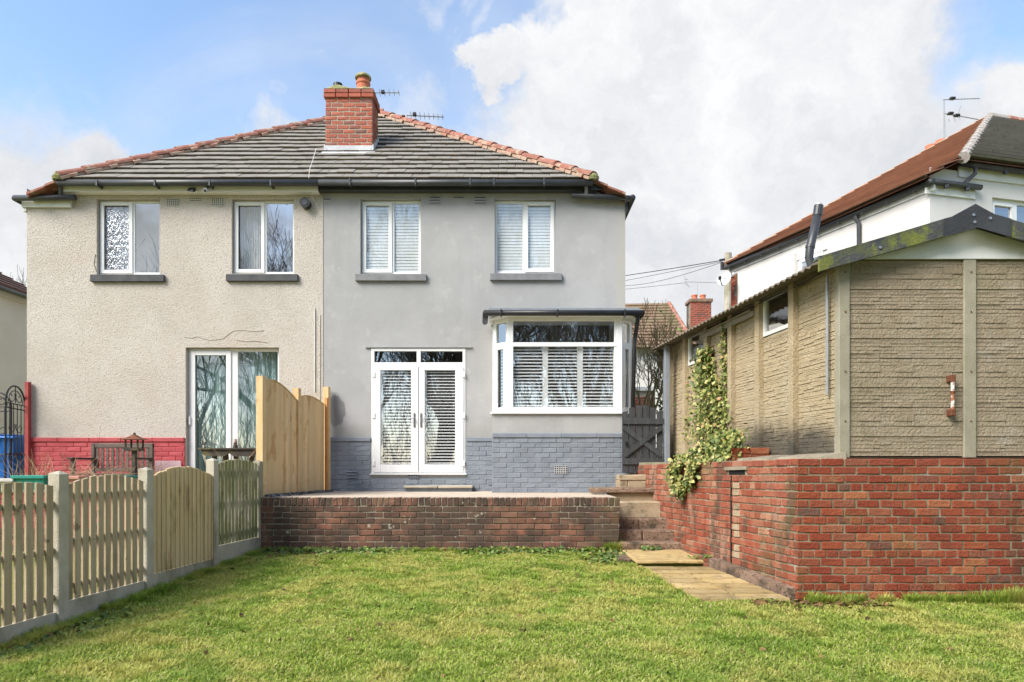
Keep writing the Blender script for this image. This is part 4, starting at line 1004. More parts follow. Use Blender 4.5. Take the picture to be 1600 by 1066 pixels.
for (p,q_) in ((sL,Vector((fl0,YB0+.02))),(Vector((fr0,YB0+.02)),sR)):
    d=(q_-p); Ld=d.length; d.normalize(); nn=Vector((d.y,-d.x))
    def W(t,o,z): v=p+d*t+nn*o; return (v.x,v.y,z)
    fr_=MB()
    def bar(t0,t1,za_,zb_,o0=-.055,o1=.0): fr_.hexa([W(t0,o1,za_),W(t1,o1,za_),W(t1,o0,za_),W(t0,o0,za_),W(t0,o1,zb_),W(t1,o1,zb_),W(t1,o0,zb_),W(t0,o0,zb_)])
    bar(0,.06,zs-.003,zt); bar(Ld-.07,Ld-.02,zs-.003,zt); bar(.06,Ld-.07,zs-.003,zs+.09); bar(.06,Ld-.07,zt-.07,zt); bar(.06,Ld-.07,ztr0-.02,ztr1+.02)
    bar(.03,.10,zs+.03,ztr0,0,.015); bar(Ld-.11,Ld-.05,zs+.03,ztr0,0,.015)
    fr_.build('side_light_frame',white,bw)
    MB().quad(W(.05,-.03,zs+.08),W(Ld-.06,-.03,zs+.08),W(Ld-.06,-.03,zt-.06),W(.05,-.03,zt-.06)).build('pane',glass,bw)
    n=18
    for i in range(n):
        zz=zs+.09+(i+.5)*(ztr0-.01-zs-.09)/n; MB().beam(W(.06,-.11,zz),W(Ld-.07,-.11,zz),.045,.008,up=(0,-.4,1)).build('louvre_slat',blind_white,bw)
for a in (bl0,br0): MB().box(a,a+.05,YS,YF-.002,zs-.004,zt).build('bay_cheek',white,bw)
b=MB(); b.poly([(bl0,YF-.01,zs-.02),(br0,YF-.01,zs-.02),(br0,YB0+.06,zs-.02),(bl0,YB0+.06,zs-.02)]); b.build('bay_board',white,bw)
# roof of the bay
zr0=az(494,YB0-.05); 
rp=[(bl0-.05,YF-.003),(bl0-.05,YS-.12),(fl0-.16,YB0-.10),(fr0+.16,YB0-.10),(br0+.12,YS-.12),(br0+.12,YF-.003)]
MB().prism([(x,y_,zt+.001) for x,y_ in rp][::-1],(0,0,.045)).build('bay_soffit',white_paint,bw)
MB().prism([(x,y_,zt+.048) for x,y_ in rp][::-1],(0,0,.05)).build('bay_fascia',black,bw)
YG=YB0-.16; zg=az(489,YG)
gutter(bw,[(ax(756,YG),YG,zg),(ax(1006,YG),YG,zg)],r=.047,m=black)
gutter(bw,[(ax(757,YG)+.02,YG,zg),(bl0-.14,YF-.15,zg-.01)],r=.05,m=black); gutter(bw,[(ax(1006,YG)-.03,YG,zg),(br0+.16,YF-.1,zg)],r=.05,m=black)
zz1=az(480,YB0)
MB().hexa([(bl0-.10,YB0-.14,zg+.035),(br0+.14,YB0-.14,zg+.035),(br0+.10,YF-.003,zg+.10),(bl0-.06,YF-.003,zg+.10),(bl0-.09,YB0-.13,zg+.06),(br0+.13,YB0-.13,zg+.06),(br0+.09,YF-.003,zg+.17),(bl0-.05,YF-.003,zg+.17)]).build('bay_roof',grp,bw)
MB().cbox(bl0-.06,br0+.11,YB0-.12,YF-.004,zg+.03,zg+.095,.01).build('roof_upstand',grp,bw)
for px in (783,871,976): MB().cbox(ax(px,YG)-.012,ax(px,YG)+.012,YG-.055,YG+.05,zg-.065,zg+.05,.004).build('gutter_bracket',black,bw)
b=MB(); dx=ax(994,11.5); b.tube([(ax(999,YG)-.02,YG+.02,zg-.02),(ax(996,11.4),11.4,zg-.15),(dx,11.55,zg-.30),(dx-.02,11.55,zg-.45),(dx-.065,11.6,1.5)],.036,10); b.build('downpipe',black,bw,smooth=True)

# ---------- plinths with painted bricks
def plinth(h,xa,xb,yf,ztop,zbot,m,lim=10**9,cap=True,nm='plinth'):
    pl_=MB().box(xa,xb,yf+.007,YF-.001 if yf<YF-.02 else YF+.02,zbot,ztop-.05).build(nm,m,h)
    ch_=.084; n=int((ztop-.075-zbot)/ch_)+1
    brick_face(pl_,(xa,yf),(xb,yf),ztop-.077-n*ch_,n,ch_,m,bl=.24,joint=.004,D=.05,jit=.0022)
    if cap:
        L=xb-xa; k=max(1,int(L/.5)); 
        for i in range(k): MB().cbox(xa+L*i/k+.001,xa+L*(i+1)/k-.001,yf-.018,yf+.04,ztop-.075,ztop,.008).build('plinth_cap',m,pl_)
    return pl_
zp=az(683.5,YF)
plinth(hg,XP+.1,ax(580,YF)-.005,YF-.022,zp,1.12,blue_brick)
plinth(hg,ax(728,YF)+.005,bl0-.002,YF-.022,zp,1.12,blue_brick)
plinth(hg,ax(580,YF)-.003,ax(728,YF)+.003,YF-.022,az(742.5,YF),1.12,blue_brick,cap=False)
plinth(hg,bl0,br0,YB0,az(677,YB0),1.12,blue_brick)
plinth(hc,XL+.005,ax(289,YF),YF-.022,az(684,YF),1.12,red_brick_paint)
# ---------- air bricks
def airbrick(h,px0,px1,py0,py1,yf,kind,m):
    x0,x1,z0,z1=ax(px0,yf),ax(px1,yf),az(py1,yf),az(py0,yf)
    b=MB().box(x0,x1,yf-.012,yf+.01,z0,z1).build('air_vent',m,h)
    g=MB()
    if kind=='grid':
        nx_=6; nz_=4 if (z1-z0)>.08 else 2
        for i in range(nx_):
            for j in range(nz_):
                cx=x0+(i+.5)*(x1-x0)/nx_; cz=z0+(j+.5)*(z1-z0)/nz_; r=.28*(x1-x0)/nx_
                g.box(cx-r,cx+r,yf-.0135,yf-.011,cz-r,cz+r)
    else:
        n=max(1,round((z1-z0)/.045))
        for j in range(n):
            cz=z0+(j+.35)*(z1-z0)/n; g.box(x0+.008,x1-.008,yf-.0135,yf-.011,cz,cz+.012)
        for j in range(n):
            cz=z0+(j+.35)*(z1-z0)/n; MB().hexa([(x0,yf-.012,cz+.012),(x1,yf-.012,cz+.012),(x1,yf-.011,cz+.03),(x0,yf-.011,cz+.03),(x0,yf-.03,cz+.008),(x1,yf-.03,cz+.008),(x1,yf-.012,cz+.032),(x0,yf-.012,cz+.032)]).build('vent_slat',m,b)
    g.build('vent_opening',dark_hole,b)
for a in ((671,688.5,307,320),(708,725,307,311.5),(741,759,307,320),(506,517,309.5,314)): airbrick(hg,*a,YF,'louvre',air_brick_grey)
for a in ((261,280,311,322),(297,315,309,315.5),(331,350,310,322)): airbrick(hc,*a,YF,'grid',air_brick)
airbrick(hg,541,559,736,749,YF-.022,'louvre',blue_brick); airbrick(hg,638,655,742.6,747.5,YF-.024,'grid',blue_brick); airbrick(hg,763,769,752,758,YF-.022,'grid',blue_brick); airbrick(hg,866,886.5,727.5,740.5,YB0,'grid',air_brick_grey)
# ---------- cream house fittings
v=at(479,320,YF-.02); b=MB(); b.tube([(v.x,YF+.02,v.z),(v.x,YF-.13,v.z)],.085,20); b.build('flue_terminal',black,hc)
MB().tube([(v.x,YF-.131,v.z),(v.x,YF-.14,v.z)],.05,16).build('flue_grille',dark_grey,hc)
b=MB(); xo=ax(492,YF); b.tube([(xo,YF-.012,az(482,YF)),(xo,YF-.012,az(612,YF))],.010,8); b.build('overflow_pipe',white_pvc,hc)
b=MB(); xo=ax(499,YF); b.box(xo,xo+.02,YF-.015,YF+.001,2.2,4.3); b.build('cable_trunking',pebble,hc)
crk=[(288,527),(300,529),(308,526),(318,530),(330,532),(340,531),(350,529),(358,522),(366,517),(380,516.5),(398,518.5),(412,517)]
b=MB()
for (p,q_) in zip(crk[:-1],crk[1:]): b.beam(at(p[0],p[1],YF-.001),at(q_[0],q_[1],YF-.001),.006,.006,up=(0,1,0))
crk2=[(370,532),(385,534),(398,533),(420,536)]
for (p,q_) in zip(crk2[:-1],crk2[1:]): b.beam(at(p[0],p[1],YF-.001),at(q_[0],q_[1],YF-.001),.006,.008,up=(0,1,0))
for (p,q_) in (((149,398),(147,412)),((147,412),(151,425))): b.beam(at(*p,YF-.001),at(*q_,YF-.001),.008,.012,up=(0,1,0))
b.build('wall_crack',crack_mat,hc)
for px,lab,m in ((303,'black security floodlight hanging under the white fascia','b'),(326,'pale grey security camera hanging under the white fascia','g')):
    c=at(px,297,YF-.12); t=thing('security_light' if m=='b' else 'security_camera',(c.x,YF-.03,c.z+.07),lab,'light' if m=='b' else 'camera')
    MB().tube([(c.x+.05,YF-.03,c.z+.09),(c.x+.04,YF-.09,c.z+.06),(c.x+.01,YF-.13,c.z+.03)],.016,8).build('bracket',black,t)
    if m=='b': MB().hexa([(c.x-.08,YF-.2,c.z-.05),(c.x+.02,YF-.22,c.z-.08),(c.x+.05,YF-.12,c.z-.02),(c.x-.04,YF-.1,c.z+.0),(c.x-.06,YF-.2,c.z+.0),(c.x+.03,YF-.22,c.z-.02),(c.x+.06,YF-.12,c.z+.05),(c.x-.02,YF-.1,c.z+.06)]).build('lamp_head',black,t)
    else:
        MB().tube([(c.x+.02,YF-.11,c.z+.04),(c.x-.01,YF-.24,c.z-.06)],.042,14).build('camera_body',lead,t)
        MB().tube([(c.x-.01,YF-.24,c.z-.06),(c.x-.012,YF-.246,c.z-.065)],.022,12).build('lens',black,t)
# door step
ds=thing('door_step',(ax(686,11.95),11.95,TZ),'low painted step with two worn stone slabs below the french doors','step')
MB().box(ax(634,11.9),ax(737,11.9),11.86,YF-.03,TZ-.01,TZ+.065).build('step_base',blue_brick,ds)
for a,c in ((630.5,683.5),(684.5,738.5)): MB().cbox(ax(a,11.82),ax(c,11.82),11.80,YF-.028,TZ+.066,TZ+.105,.008,.004).build('slab',conc_fence,ds)

# ------------------------------------------------------------------ aerials
def aerial(x,y,z,h,L,name,label,rot=0.,n=8,tilt=0.):
    t=thing(name,(x,y,z),label,'aerial')
    MB().tube([(x,y,z),(x,y,z+h)],.018,8).build('mast',alu,t)
    c,s=math.cos(rot),math.sin(rot); b=MB(); b.tube([(x-.1*c,y-.1*s,z+h),(x+L*c,y+L*s,z+h+tilt*L)],.012,6)
    b.build('boom',alu,t)
    for i in range(n):
        d=L*(i+1)/n*.97; el=.13-.04*i/n
        MB().tube([(x+d*c-el*s*0.6,y+d*s+el*c*.6,z+h+tilt*d-el*.35),(x+d*c+el*s*.6,y+d*s-el*c*.6,z+h+tilt*d+el*.35)],.006,5).build('element',alu,t)
    MB().cbox(x+.18*c-.04,x+.18*c+.04,y-.04,y+.04,z+h-.02,z+h+.05,.01).build('dipole_box',black,t)
p=at(635,186,15.0); aerial(p.x,15.0,RZE+TAN*(15.0-RYE)-.2,at(635,180,15.).z-(RZE+TAN*(15.0-RYE)-.2),.82,'tv_aerial','tv aerial on a short mast above the red hip tiles',n=8,tilt=-.05)
p=at(586,145,15.6); aerial(p.x,15.6,RZR,p.z-RZR,.56,'tv_aerial','tv aerial peeping out behind the chimney stack',n=5)

# ------------------------------------------------------------------ charcoal gate
GYt=11.33
gx0,gx1=ax(972,GYt),ax(1037,GYt)
gt=thing('picket_gate',((gx0+gx1)/2,GYt,1.5),'charcoal painted timber gate with arched top and crossed braces','gate')
nb_=6; pwid=(gx1-gx0)/nb_
for i in range(nb_):
    f=(i+.5)/nb_; zt_=az(633+13*(2*f-1)**2-0,GYt); wdt=pwid*.86
    xa=gx0+i*pwid+.006
    MB().prism([(xa,GYt+.022,1.505),(xa+wdt,GYt+.022,1.505),(xa+wdt,GYt+.022,zt_-.05*max(0,(f-.5))),(xa,GYt+.022,zt_-.05*max(0,(.5-f)))],(0,.02,0)).build('pale',grey_gate,gt)
for (pa,pb) in ((654,663),(716.5,726)):
    MB().cbox(gx0+.005,gx1+.005,GYt-.006,GYt+.0215,az(pb,GYt),az(pa,GYt),.004).build('rail',grey_gate,gt)
za_,zb_=az(665,GYt),az(715,GYt)
MB().beam((gx0+.03,GYt+.004,za_-.03),(gx1-.03,GYt+.004,zb_+.03),.022,.075,up=(0,0,1)).build('brace',grey_gate,gt)
MB().beam((gx0+.03,GYt-.006,zb_+.03),(gx1-.03,GYt-.006,za_-.03),.02,.075).build('brace',grey_gate,gt)
MB().cbox(gx0+.06,gx0+.085,GYt-.02,GYt+.02,az(697,GYt),az(690,GYt),.003).build('latch',iron,gt)
gp=MB().cbox(ax(1038,GYt)+.002,ax(1046,GYt),GYt-.05,GYt+.06,1.3,az(540,GYt),.006).build('gate_post',MATS['grey_door_frame']); tag(gp,'slim blue grey painted post between gate and garage','post')

# ------------------------------------------------------------------ low fence on the left
def fX(y): return -4.458+.0901*y
fdir=Vector((.0901,1)).normalized(); fn=Vector((fdir.y,-fdir.x))   # fn points to the garden (right)
def fP(y,o,z): return Vector((fX(y)+fn.x*o,y+fn.y*o,z))
posts=[(4.62,1.46),(5.92,1.557),(7.13,1.59),(8.44,1.70),(9.66,1.69)]
plab=['concrete fence post by the lowest picket panel','concrete fence post with crumbling top between the two gapped picket panels','concrete fence post between the gapped picket panel and the yellowed boarded panel','concrete fence post between the yellowed boarded panel and the algae stained panel','concrete fence post butting the terrace wall at the end of the fence']
gf=thing('garden_fence',(fX(7.1),7.1,lawn_z(7.1)),'low timber fence in concrete posts and gravel boards along the lawn','fence')
def obox(b,y0,y1,o0,o1,z0,z1):
    b.hexa([fP(y0,o0,z0),fP(y0,o1,z0),fP(y1,o1,z0),fP(y1,o0,z0),fP(y0,o0,z1),fP(y0,o1,z1),fP(y1,o1,z1),fP(y1,o0,z1)])
for i,(y,zt_) in enumerate(posts):
    o=fP(y,0,0); b=MB(); w_=.058
    b.hexa([fP(y-w_,-.06,-.25),fP(y-w_,.045,-.25),fP(y+w_,.045,-.25),fP(y+w_,-.06,-.25),fP(y-w_,-.055,zt_-.01),fP(y-w_,.045,zt_-.02),fP(y+w_,.042,zt_-.015),fP(y+w_,-.055,zt_-.012)])
    b.poly([fP(y-w_,-.055,zt_-.01),fP(y-w_,.045,zt_-.02),fP(y,.0,zt_+.012)]); b.poly([fP(y-w_,.045,zt_-.02),fP(y+w_,.042,zt_-.015),fP(y,.0,zt_+.012)]); b.poly([fP(y+w_,.042,zt_-.015),fP(y+w_,-.055,zt_-.012),fP(y,.0,zt_+.012)]); b.poly([fP(y+w_,-.055,zt_-.012),fP(y-w_,-.055,zt_-.01),fP(y,.0,zt_+.012)])
    po=b.build('post',conc_fence,gf)
panels=[(0,.36,1.36,1.45,.10,timber_old,11,.70,'silvered open picket panel nearest the bottom of the lawn',0.),
        (1,.43,1.44,1.45,.085,timber_old,11,.71,'silvered open picket panel with gently arched top below the bench',1.),
        (2,.475,1.50,1.50,.11,timber_mid,14,.94,'yellowed close boarded panel with rounded top',1.),
        (3,.62,1.635,1.64,.065,timber_green,12,.82,'green stained picket panel beside the terrace wall',1.)]
for (i,z0,ze0,ze1,arch,m,ns,fill,lab,kind) in panels:
    ya,yb=posts[i][0]+.062,posts[i+1][0]-.062; ym=(ya+yb)/2; o=fP(ym,0,z0)
    b=MB(); obox(b,ya,yb,-.030,.003,z0+.095,z0+.145); t=b.build('fence_panel',m,gf,label=lab)
    pit=(yb-ya)/ns
    for k in range(ns):
        f=(k+.5)/ns; y0=ya+k*pit; y1=y0+pit*fill
        arc=arch*(1-(2*f-1)**2) if kind else .09*(1-f)
        def top(yy):
            g=(yy-ya)/(yb-ya); return ze0+(ze1-ze0)*g+(arch*(1-(2*g-1)**2) if kind else (.10*math.sin(g*2.2)-.09*g*g))
        b=MB(); th=.018; jz=random.uniform(-.006,.006); jo=random.uniform(-.002,.004)
        b.hexa([fP(y0,.004+jo,z0+.0),fP(y0,.004+th+jo,z0+.0),fP(y1,.004+th+jo,z0+.0),fP(y1,.004+jo,z0+.0),fP(y0,.004+jo,top(y0)+jz),fP(y0,.004+th+jo,top(y0)+jz-.004),fP(y1,.004+th+jo,top(y1)+jz-.004),fP(y1,.004+jo,top(y1)+jz)])
        b.build('slat',m,t)
        if fill>.9:   # feather edge: overlapping cover strip
            b=MB(); obox(b,y1-.012,y1+pit*.10,.0225,.036,z0,top(min(y1+pit*.05,yb))-.012); b.build('cover_strip',m,t)
    for zr in (z0+.52,z0+.92):
        b=MB(); obox(b,ya,yb,-.030,.003,zr-.025,zr+.025); b.build('rail',m,t)
    g=MB(); obox(g,ya+.001,yb-.001,-.03,.018,-.2,z0-.006); g.build('gravel_board',conc_fence,gf)

# ------------------------------------------------------------------ tall screen fence on the terrace
def tX(y): return -3.61+.161*(y-9.75)
tdir=Vector((.161,1)).normalized(); tn=Vector((tdir.y,-tdir.x))
def tP(y,o,z): return Vector((tX(y)+tn.x*o,y+tn.y*o,z))
tposts=[(9.80,az(588,9.8),timber_new,'pale new timber post at the terrace edge','near'),(10.88,az(607,10.88),timber_new,'timber post between the two tall curved fence panels','mid'),(11.98,az(605,11.98),timber_new,'timber post fixed to the party line of the houses','far')]
sf=thing('screen_fence',(tX(10.9),10.9,1.17),'tall new softwood fence with curved tops dividing the two terraces','fence')
for (y,zt_,m,lab,_) in tposts:
    b=MB(); w_=.045
    b.hexa([tP(y-w_,-.05,1.14),tP(y-w_,.05,1.14),tP(y+w_,.05,1.14),tP(y+w_,-.05,1.14),tP(y-w_,-.05,zt_),tP(y-w_,.05,zt_),tP(y+w_,.05,zt_),tP(y+w_,-.05,zt_)])
    b.build('post',m,sf)
b=MB(); y=11.86; w_=.03; b.hexa([tP(y-w_,.03,1.17),tP(y-w_,.075,1.17),tP(y+w_,.075,1.17),tP(y+w_,.03,1.17),tP(y-w_,.03,az(622,y)),tP(y-w_,.075,az(622,y)),tP(y+w_,.075,az(622,y)),tP(y+w_,.03,az(622,y))])
b.build('post',timber_orange,sf,label='orange stained narrow post beside the grey wall')
def top1(f): return 2.86+.03*math.sin(f*3.1)-.30*max(0,f-.25)**1.35 if f>0 else 2.86
def top2(f): return 2.70+.075*math.sin(math.pi*min(1,f*.9+.12))-.02*f
for (ya,yb,fun,lab,nbd) in ((9.855,10.83,top1,'tall softwood boarded panel with swept top at the terrace edge',14),(10.93,11.83,top2,'tall softwood boarded panel with rounded top against the houses',13)):
    zr=1.4; t=MB().hexa([tP(ya,-.035,zr-.03),tP(ya,-.001,zr-.03),tP(yb,-.001,zr-.03),tP(yb,-.035,zr-.03),tP(ya,-.035,zr+.03),tP(ya,-.001,zr+.03),tP(yb,-.001,zr+.03),tP(yb,-.035,zr+.03)]).build('fence_panel',timber_new,sf,label=lab)
    pit=(yb-ya)/nbd
    for k in range(nbd):
        y0,y1=ya+k*pit,ya+(k+1)*pit-.007; zt0=fun(k/nbd); zt1=fun((k+1)/nbd); jo=random.uniform(0,.003)
        MB().hexa([tP(y0,.0+jo,1.19),tP(y0,.012+jo,1.19),tP(y1,.020+jo,1.19),tP(y1,.0+jo,1.19),tP(y0,.0+jo,zt0),tP(y0,.012+jo,zt0),tP(y1,.020+jo,zt1),tP(y1,.0+jo,zt1)]).build('board',timber_new,t)
    for zr in (2.0,2.5):
        MB().hexa([tP(ya,-.035,zr-.03),tP(ya,-.001,zr-.03),tP(yb,-.001,zr-.03),tP(yb,-.035,zr-.03),tP(ya,-.035,zr+.03),tP(ya,-.001,zr+.03),tP(yb,-.001,zr+.03),tP(yb,-.035,zr+.03)]).build('rail',timber_new,t)
    b=MB(); n=12
    for k in range(n):
        y0,y1=ya+(yb-ya)*k/n,ya+(yb-ya)*(k+1)/n; a0,a1=fun(k/n)+.001,fun((k+1)/n)+.001
        b.hexa([tP(y0,-.02,a0),tP(y0,.03,a0),tP(y1,.03,a1),tP(y1,-.02,a1),tP(y0,-.02,a0+.014),tP(y0,.03,a0+.014),tP(y1,.03,a1+.014),tP(y1,-.02,a1+.014)])
    b.build('capping',timber_new,t)

# ------------------------------------------------------------------ left neighbour's terrace
lwx0,lwx1=-9.2,fX(YW)-.12
lw=thing('painted_garden_wall',((lwx0+lwx1)/2,YW,.3),'low red painted brick wall seen between the fence slats','wall')
zt_=1.275
MB().box(lwx0,lwx1,YW+.008,YW+.2,.1,zt_-.03).build('mortar_core',mortar_dark,lw)
brick_face(lw,(lwx0,YW),(lwx1,YW),zt_-.04-6*.0835,6,.0835,red_brick_paint,joint=.005)
brick_face(lw,(lwx0,YW),(lwx1,YW),zt_-.04-10*.0835,4,.0835,brick_terrace,joint=.009)
MB().cbox(lwx0,lwx1,YW-.03,YW+.22,zt_-.038,zt_,.006).build('coping',concrete,lw)
lt=MB().box(lwx0,-3.58,YW+.2,YF+.1,1.0,1.19).build('neighbour_terrace',concrete); tag(lt,'concrete terrace in front of the cream house','terrace',kind='structure')
def trough(px0,px1,py0,py1,Y,m,lab,name='planter'):
    x0,x1=ax(px0,Y),ax(px1,Y); z1_=az(py0,Y); z0_=zt_+.0; t=thing(name,((x0+x1)/2,Y,z0_),lab,'planter')
    ins=.07*(x1-x0); b=MB(); b.hexa([(x0+ins,Y-.08,z0_),(x1-ins,Y-.08,z0_),(x1-ins,Y+.08,z0_),(x0+ins,Y+.08,z0_),(x0+.012,Y-.115,z1_),(x1-.012,Y-.115,z1_),(x1-.012,Y+.115,z1_),(x0+.012,Y+.115,z1_)]); b.build('tub',m,t)
    r=MB(); d=.035
    r.cbox(x0-.01,x1+.01,Y-.14,Y-.105,z1_-d,z1_+.01,.006); r.cbox(x0-.01,x1+.01,Y+.105,Y+.14,z1_-d,z1_+.01,.006); r.cbox(x0-.01,x0+.02,Y-.105,Y+.105,z1_-d,z1_+.01,.006); r.cbox(x1-.02,x1+.01,Y-.105,Y+.105,z1_-d,z1_+.01,.006); r.build('rim',m,t)
    MB().box(x0+.02,x1-.02,Y-.10,Y+.10,z1_-.03,z1_-.008).build('soil',soil,t)
trough(-24,30,749,766,YW+.09,pot_white,'off white plastic trough on the red wall beside the iron gate'); trough(27.5,78,744,765,YW+.09,pot_green,'teal plastic trough planter on the red wall'); trough(99,132,745,765,YW+.09,pot_pink,'pinkish terracotta trough on the red wall behind the picket panel')
trough(190,206,744,758,YW+.12,pot_green,'small teal pot on the red wall below the bird table','plant_pot')
# blue bin
Yb=12.3; x0,x1=ax(-6,Yb),ax(39,Yb); bz=1.2
bn=thing('wheelie_bin',((x0+x1)/2,Yb,bz),'bright blue wheelie bin behind the wrought iron gate','bin'); h_=az(684,Yb)
MB().hexa([(x0+.07,Yb-.2,bz+.05),(x1-.05,Yb-.2,bz+.05),(x1-.05,Yb+.22,bz+.05),(x0+.07,Yb+.22,bz+.05),(x0,Yb-.28,h_-.03),(x1,Yb-.28,h_-.03),(x1,Yb+.28,h_-.03),(x0,Yb+.28,h_-.03)]).build('body',bin_blue,bn)
b=MB(); b.cbox(x0-.03,x1+.03,Yb-.32,Yb+.33,h_-.03,h_+.015,.012); b.cbox(x0+.02,x1-.02,Yb-.26,Yb+.26,h_+.015,h_+.05,.012); b.build('lid',bin_blue,bn)
for x in (x0+.1,x1-.1): MB().tube([(x-.03,Yb+.2,bz+.09),(x+.03,Yb+.2,bz+.09)],.09,16).build('wheel',black,bn)
MB().tube([(x0+.1,Yb-.33,h_-.01),(x1-.1,Yb-.33,h_-.01)],.014,8).build('handle',bin_blue,bn)
# wrought iron gate leaves with arched heads
def iron_gate(xa,xb,ya,yb,zb_,zsp,lab):
    t=thing('wrought_iron_gate',((xa+xb)/2,(ya+yb)/2,zb_),lab,'gate','wrought iron gates by the blue bin')
    A=Vector((xa,ya,0)); B=Vector((xb,yb,0)); d=B-A; Wd=d.length
    def Q(f,z): v=A+d*f; return (v.x,v.y,z)
    arc=[Q(.5-.5*math.cos(math.pi*k/12),zsp+.42*Wd*math.sin(math.pi*k/12)) for k in range(13)]
    MB().tube([Q(0,zb_)]+arc+[Q(1,zb_)],.014,6).build('frame',iron,t)
    arc2=[Q(.5-.38*math.cos(math.pi*k/12),zsp+.30*Wd*math.sin(math.pi*k/12)) for k in range(13)]
    MB().tube(arc2,.008,5).build('inner_arch',iron,t)
    for z in (zb_+.1,zb_+.62,zsp-.02,zsp-.10): MB().tube([Q(0,z),Q(1,z)],.010,5).build('rail',iron,t)
    for f in (.2,.4,.6,.8): MB().tube([Q(f,zb_+.1),Q(f,zsp-.02)],.008,5).build('bar',iron,t)
    for f,s_ in ((.28,1),(.72,-1)):
        for zc_ in (zsp+.10,zsp-.42,zsp-.9):
            pts=[Q(f+s_*(.02+.012*k)*math.cos(k*.62)*1.4,zc_+(.015+.009*k)*math.sin(k*.62)) for k in range(12)]
            MB().tube(pts,.007,5).build('scroll',iron,t)
    MB().tube([Q(.5,zsp),Q(.5,zsp+.40*Wd)],.008,5).build('bar',iron,t)
iron_gate(ax(-34,12.0),ax(17.5,12.0),12.0,12.0,1.2,az(634,12.0),'wrought iron arched gate leaf standing in front of the blue bin')
iron_gate(ax(26,11.6),ax(38.5,12.02),11.35,12.02,1.2,az(630,11.7),'wrought iron arched gate leaf swung open beside the red post')
rp_=MB().cbox(ax(40.5,YF-.06),ax(47,YF-.06),YF-.10,YF-.025,1.2,az(597,YF-.06),.006).build('gate_post',red_paint); tag(rp_,'tall red painted timber post at the corner of the cream house','post')
# bench
def bench():
    Y=11.45; x0,x1=ax(131,Y),ax(229,Y); zb_=1.19
    t=thing('garden_bench',((x0+x1)/2,Y,zb_),'grey weathered slatted wooden bench against the red plinth','bench')
    zt_=az(692,Y); zs_=az(739,Y)
    MB().cbox(x0,x1,Y+.20,Y+.245,zt_-.08,zt_,.008).build('top_rail',bench_wood,t)
    MB().cbox(x0+.05,x1-.05,Y+.20,Y+.235,zs_+.02,zs_+.08,.006).build('lower_rail',bench_wood,t)
    n=11
    for i in range(n):
        x=x0+.10+(x1-x0-.2)*i/(n-1); MB().cbox(x-.025,x+.025,Y+.21,Y+.228,zs_+.08,zt_-.08,.003).build('back_slat',bench_wood,t)
    for k in range(5): MB().cbox(x0+.02,x1-.02,Y-.32+k*.105,Y-.235+k*.105,zs_-.03,zs_-.005,.004).build('seat_slat',bench_wood,t)
    for x in (x0,x1-.06):
        MB().cbox(x,x+.06,Y+.19,Y+.25,zb_,zt_-.01,.006).build('leg',bench_wood,t); MB().cbox(x,x+.06,Y-.36,Y-.30,zb_,zs_+.22,.006).build('leg',bench_wood,t)
        MB().cbox(x-.02,x+.08,Y-.42,Y+.2,zs_+.22,zs_+.255,.006).build('armrest',dark_wood,t)
bench()
# bird table
def bird_table():
    Y=10.9; x=ax(210,Y); zb_=1.19; zt_=az(679,Y)
    t=thing('bird_table',(x,Y,zb_),'dark pagoda roofed bird table in front of the bench','bird table')
    MB().cbox(x-.032,x+.032,Y-.032,Y+.032,zb_,zt_-.26,.005).build('post',dark_wood,t)
    MB().box(x-.2,x+.2,Y-.03,Y+.03,zb_,zb_+.04).build('foot',dark_wood,t)
    MB().cbox(x-.115,x+.115,Y-.10,Y+.10,zt_-.26,zt_-.22,.004).build('tray',dark_wood,t)
    for sx in (-1,1):
        for sy_ in (-1,1): MB().cbox(x+sx*.095-.012,x+sx*.095+.012,Y+sy_*.08-.012,Y+sy_*.08+.012,zt_-.22,zt_-.085,.003).build('upright',dark_wood,t)
    b=MB(); n=4
    r0=[(x+.185*sx,Y+.17*sy_,zt_-.085) for sx,sy_ in ((-1,-1),(1,-1),(1,1),(-1,1))]; r1=[(x+.08*sx,Y+.07*sy_,zt_-.045) for sx,sy_ in ((-1,-1),(1,-1),(1,1),(-1,1))]; r2=[(x+.02*sx,Y+.02*sy_,zt_-.005) for sx,sy_ in ((-1,-1),(1,-1),(1,1),(-1,1))]
    for lo,hi in ((r0,r1),(r1,r2)):
        for k in range(4): b.quad(lo[k],lo[(k+1)%4],hi[(k+1)%4],hi[k])
    b.poly(r0[::-1]); b.poly(r2); b.build('pagoda_roof',rust,t)
    MB().lathe((x,Y,zt_-.008),[(.02,0),(.022,.02),(.01,.04)],10).build('finial',dark_wood,t)
bird_table()
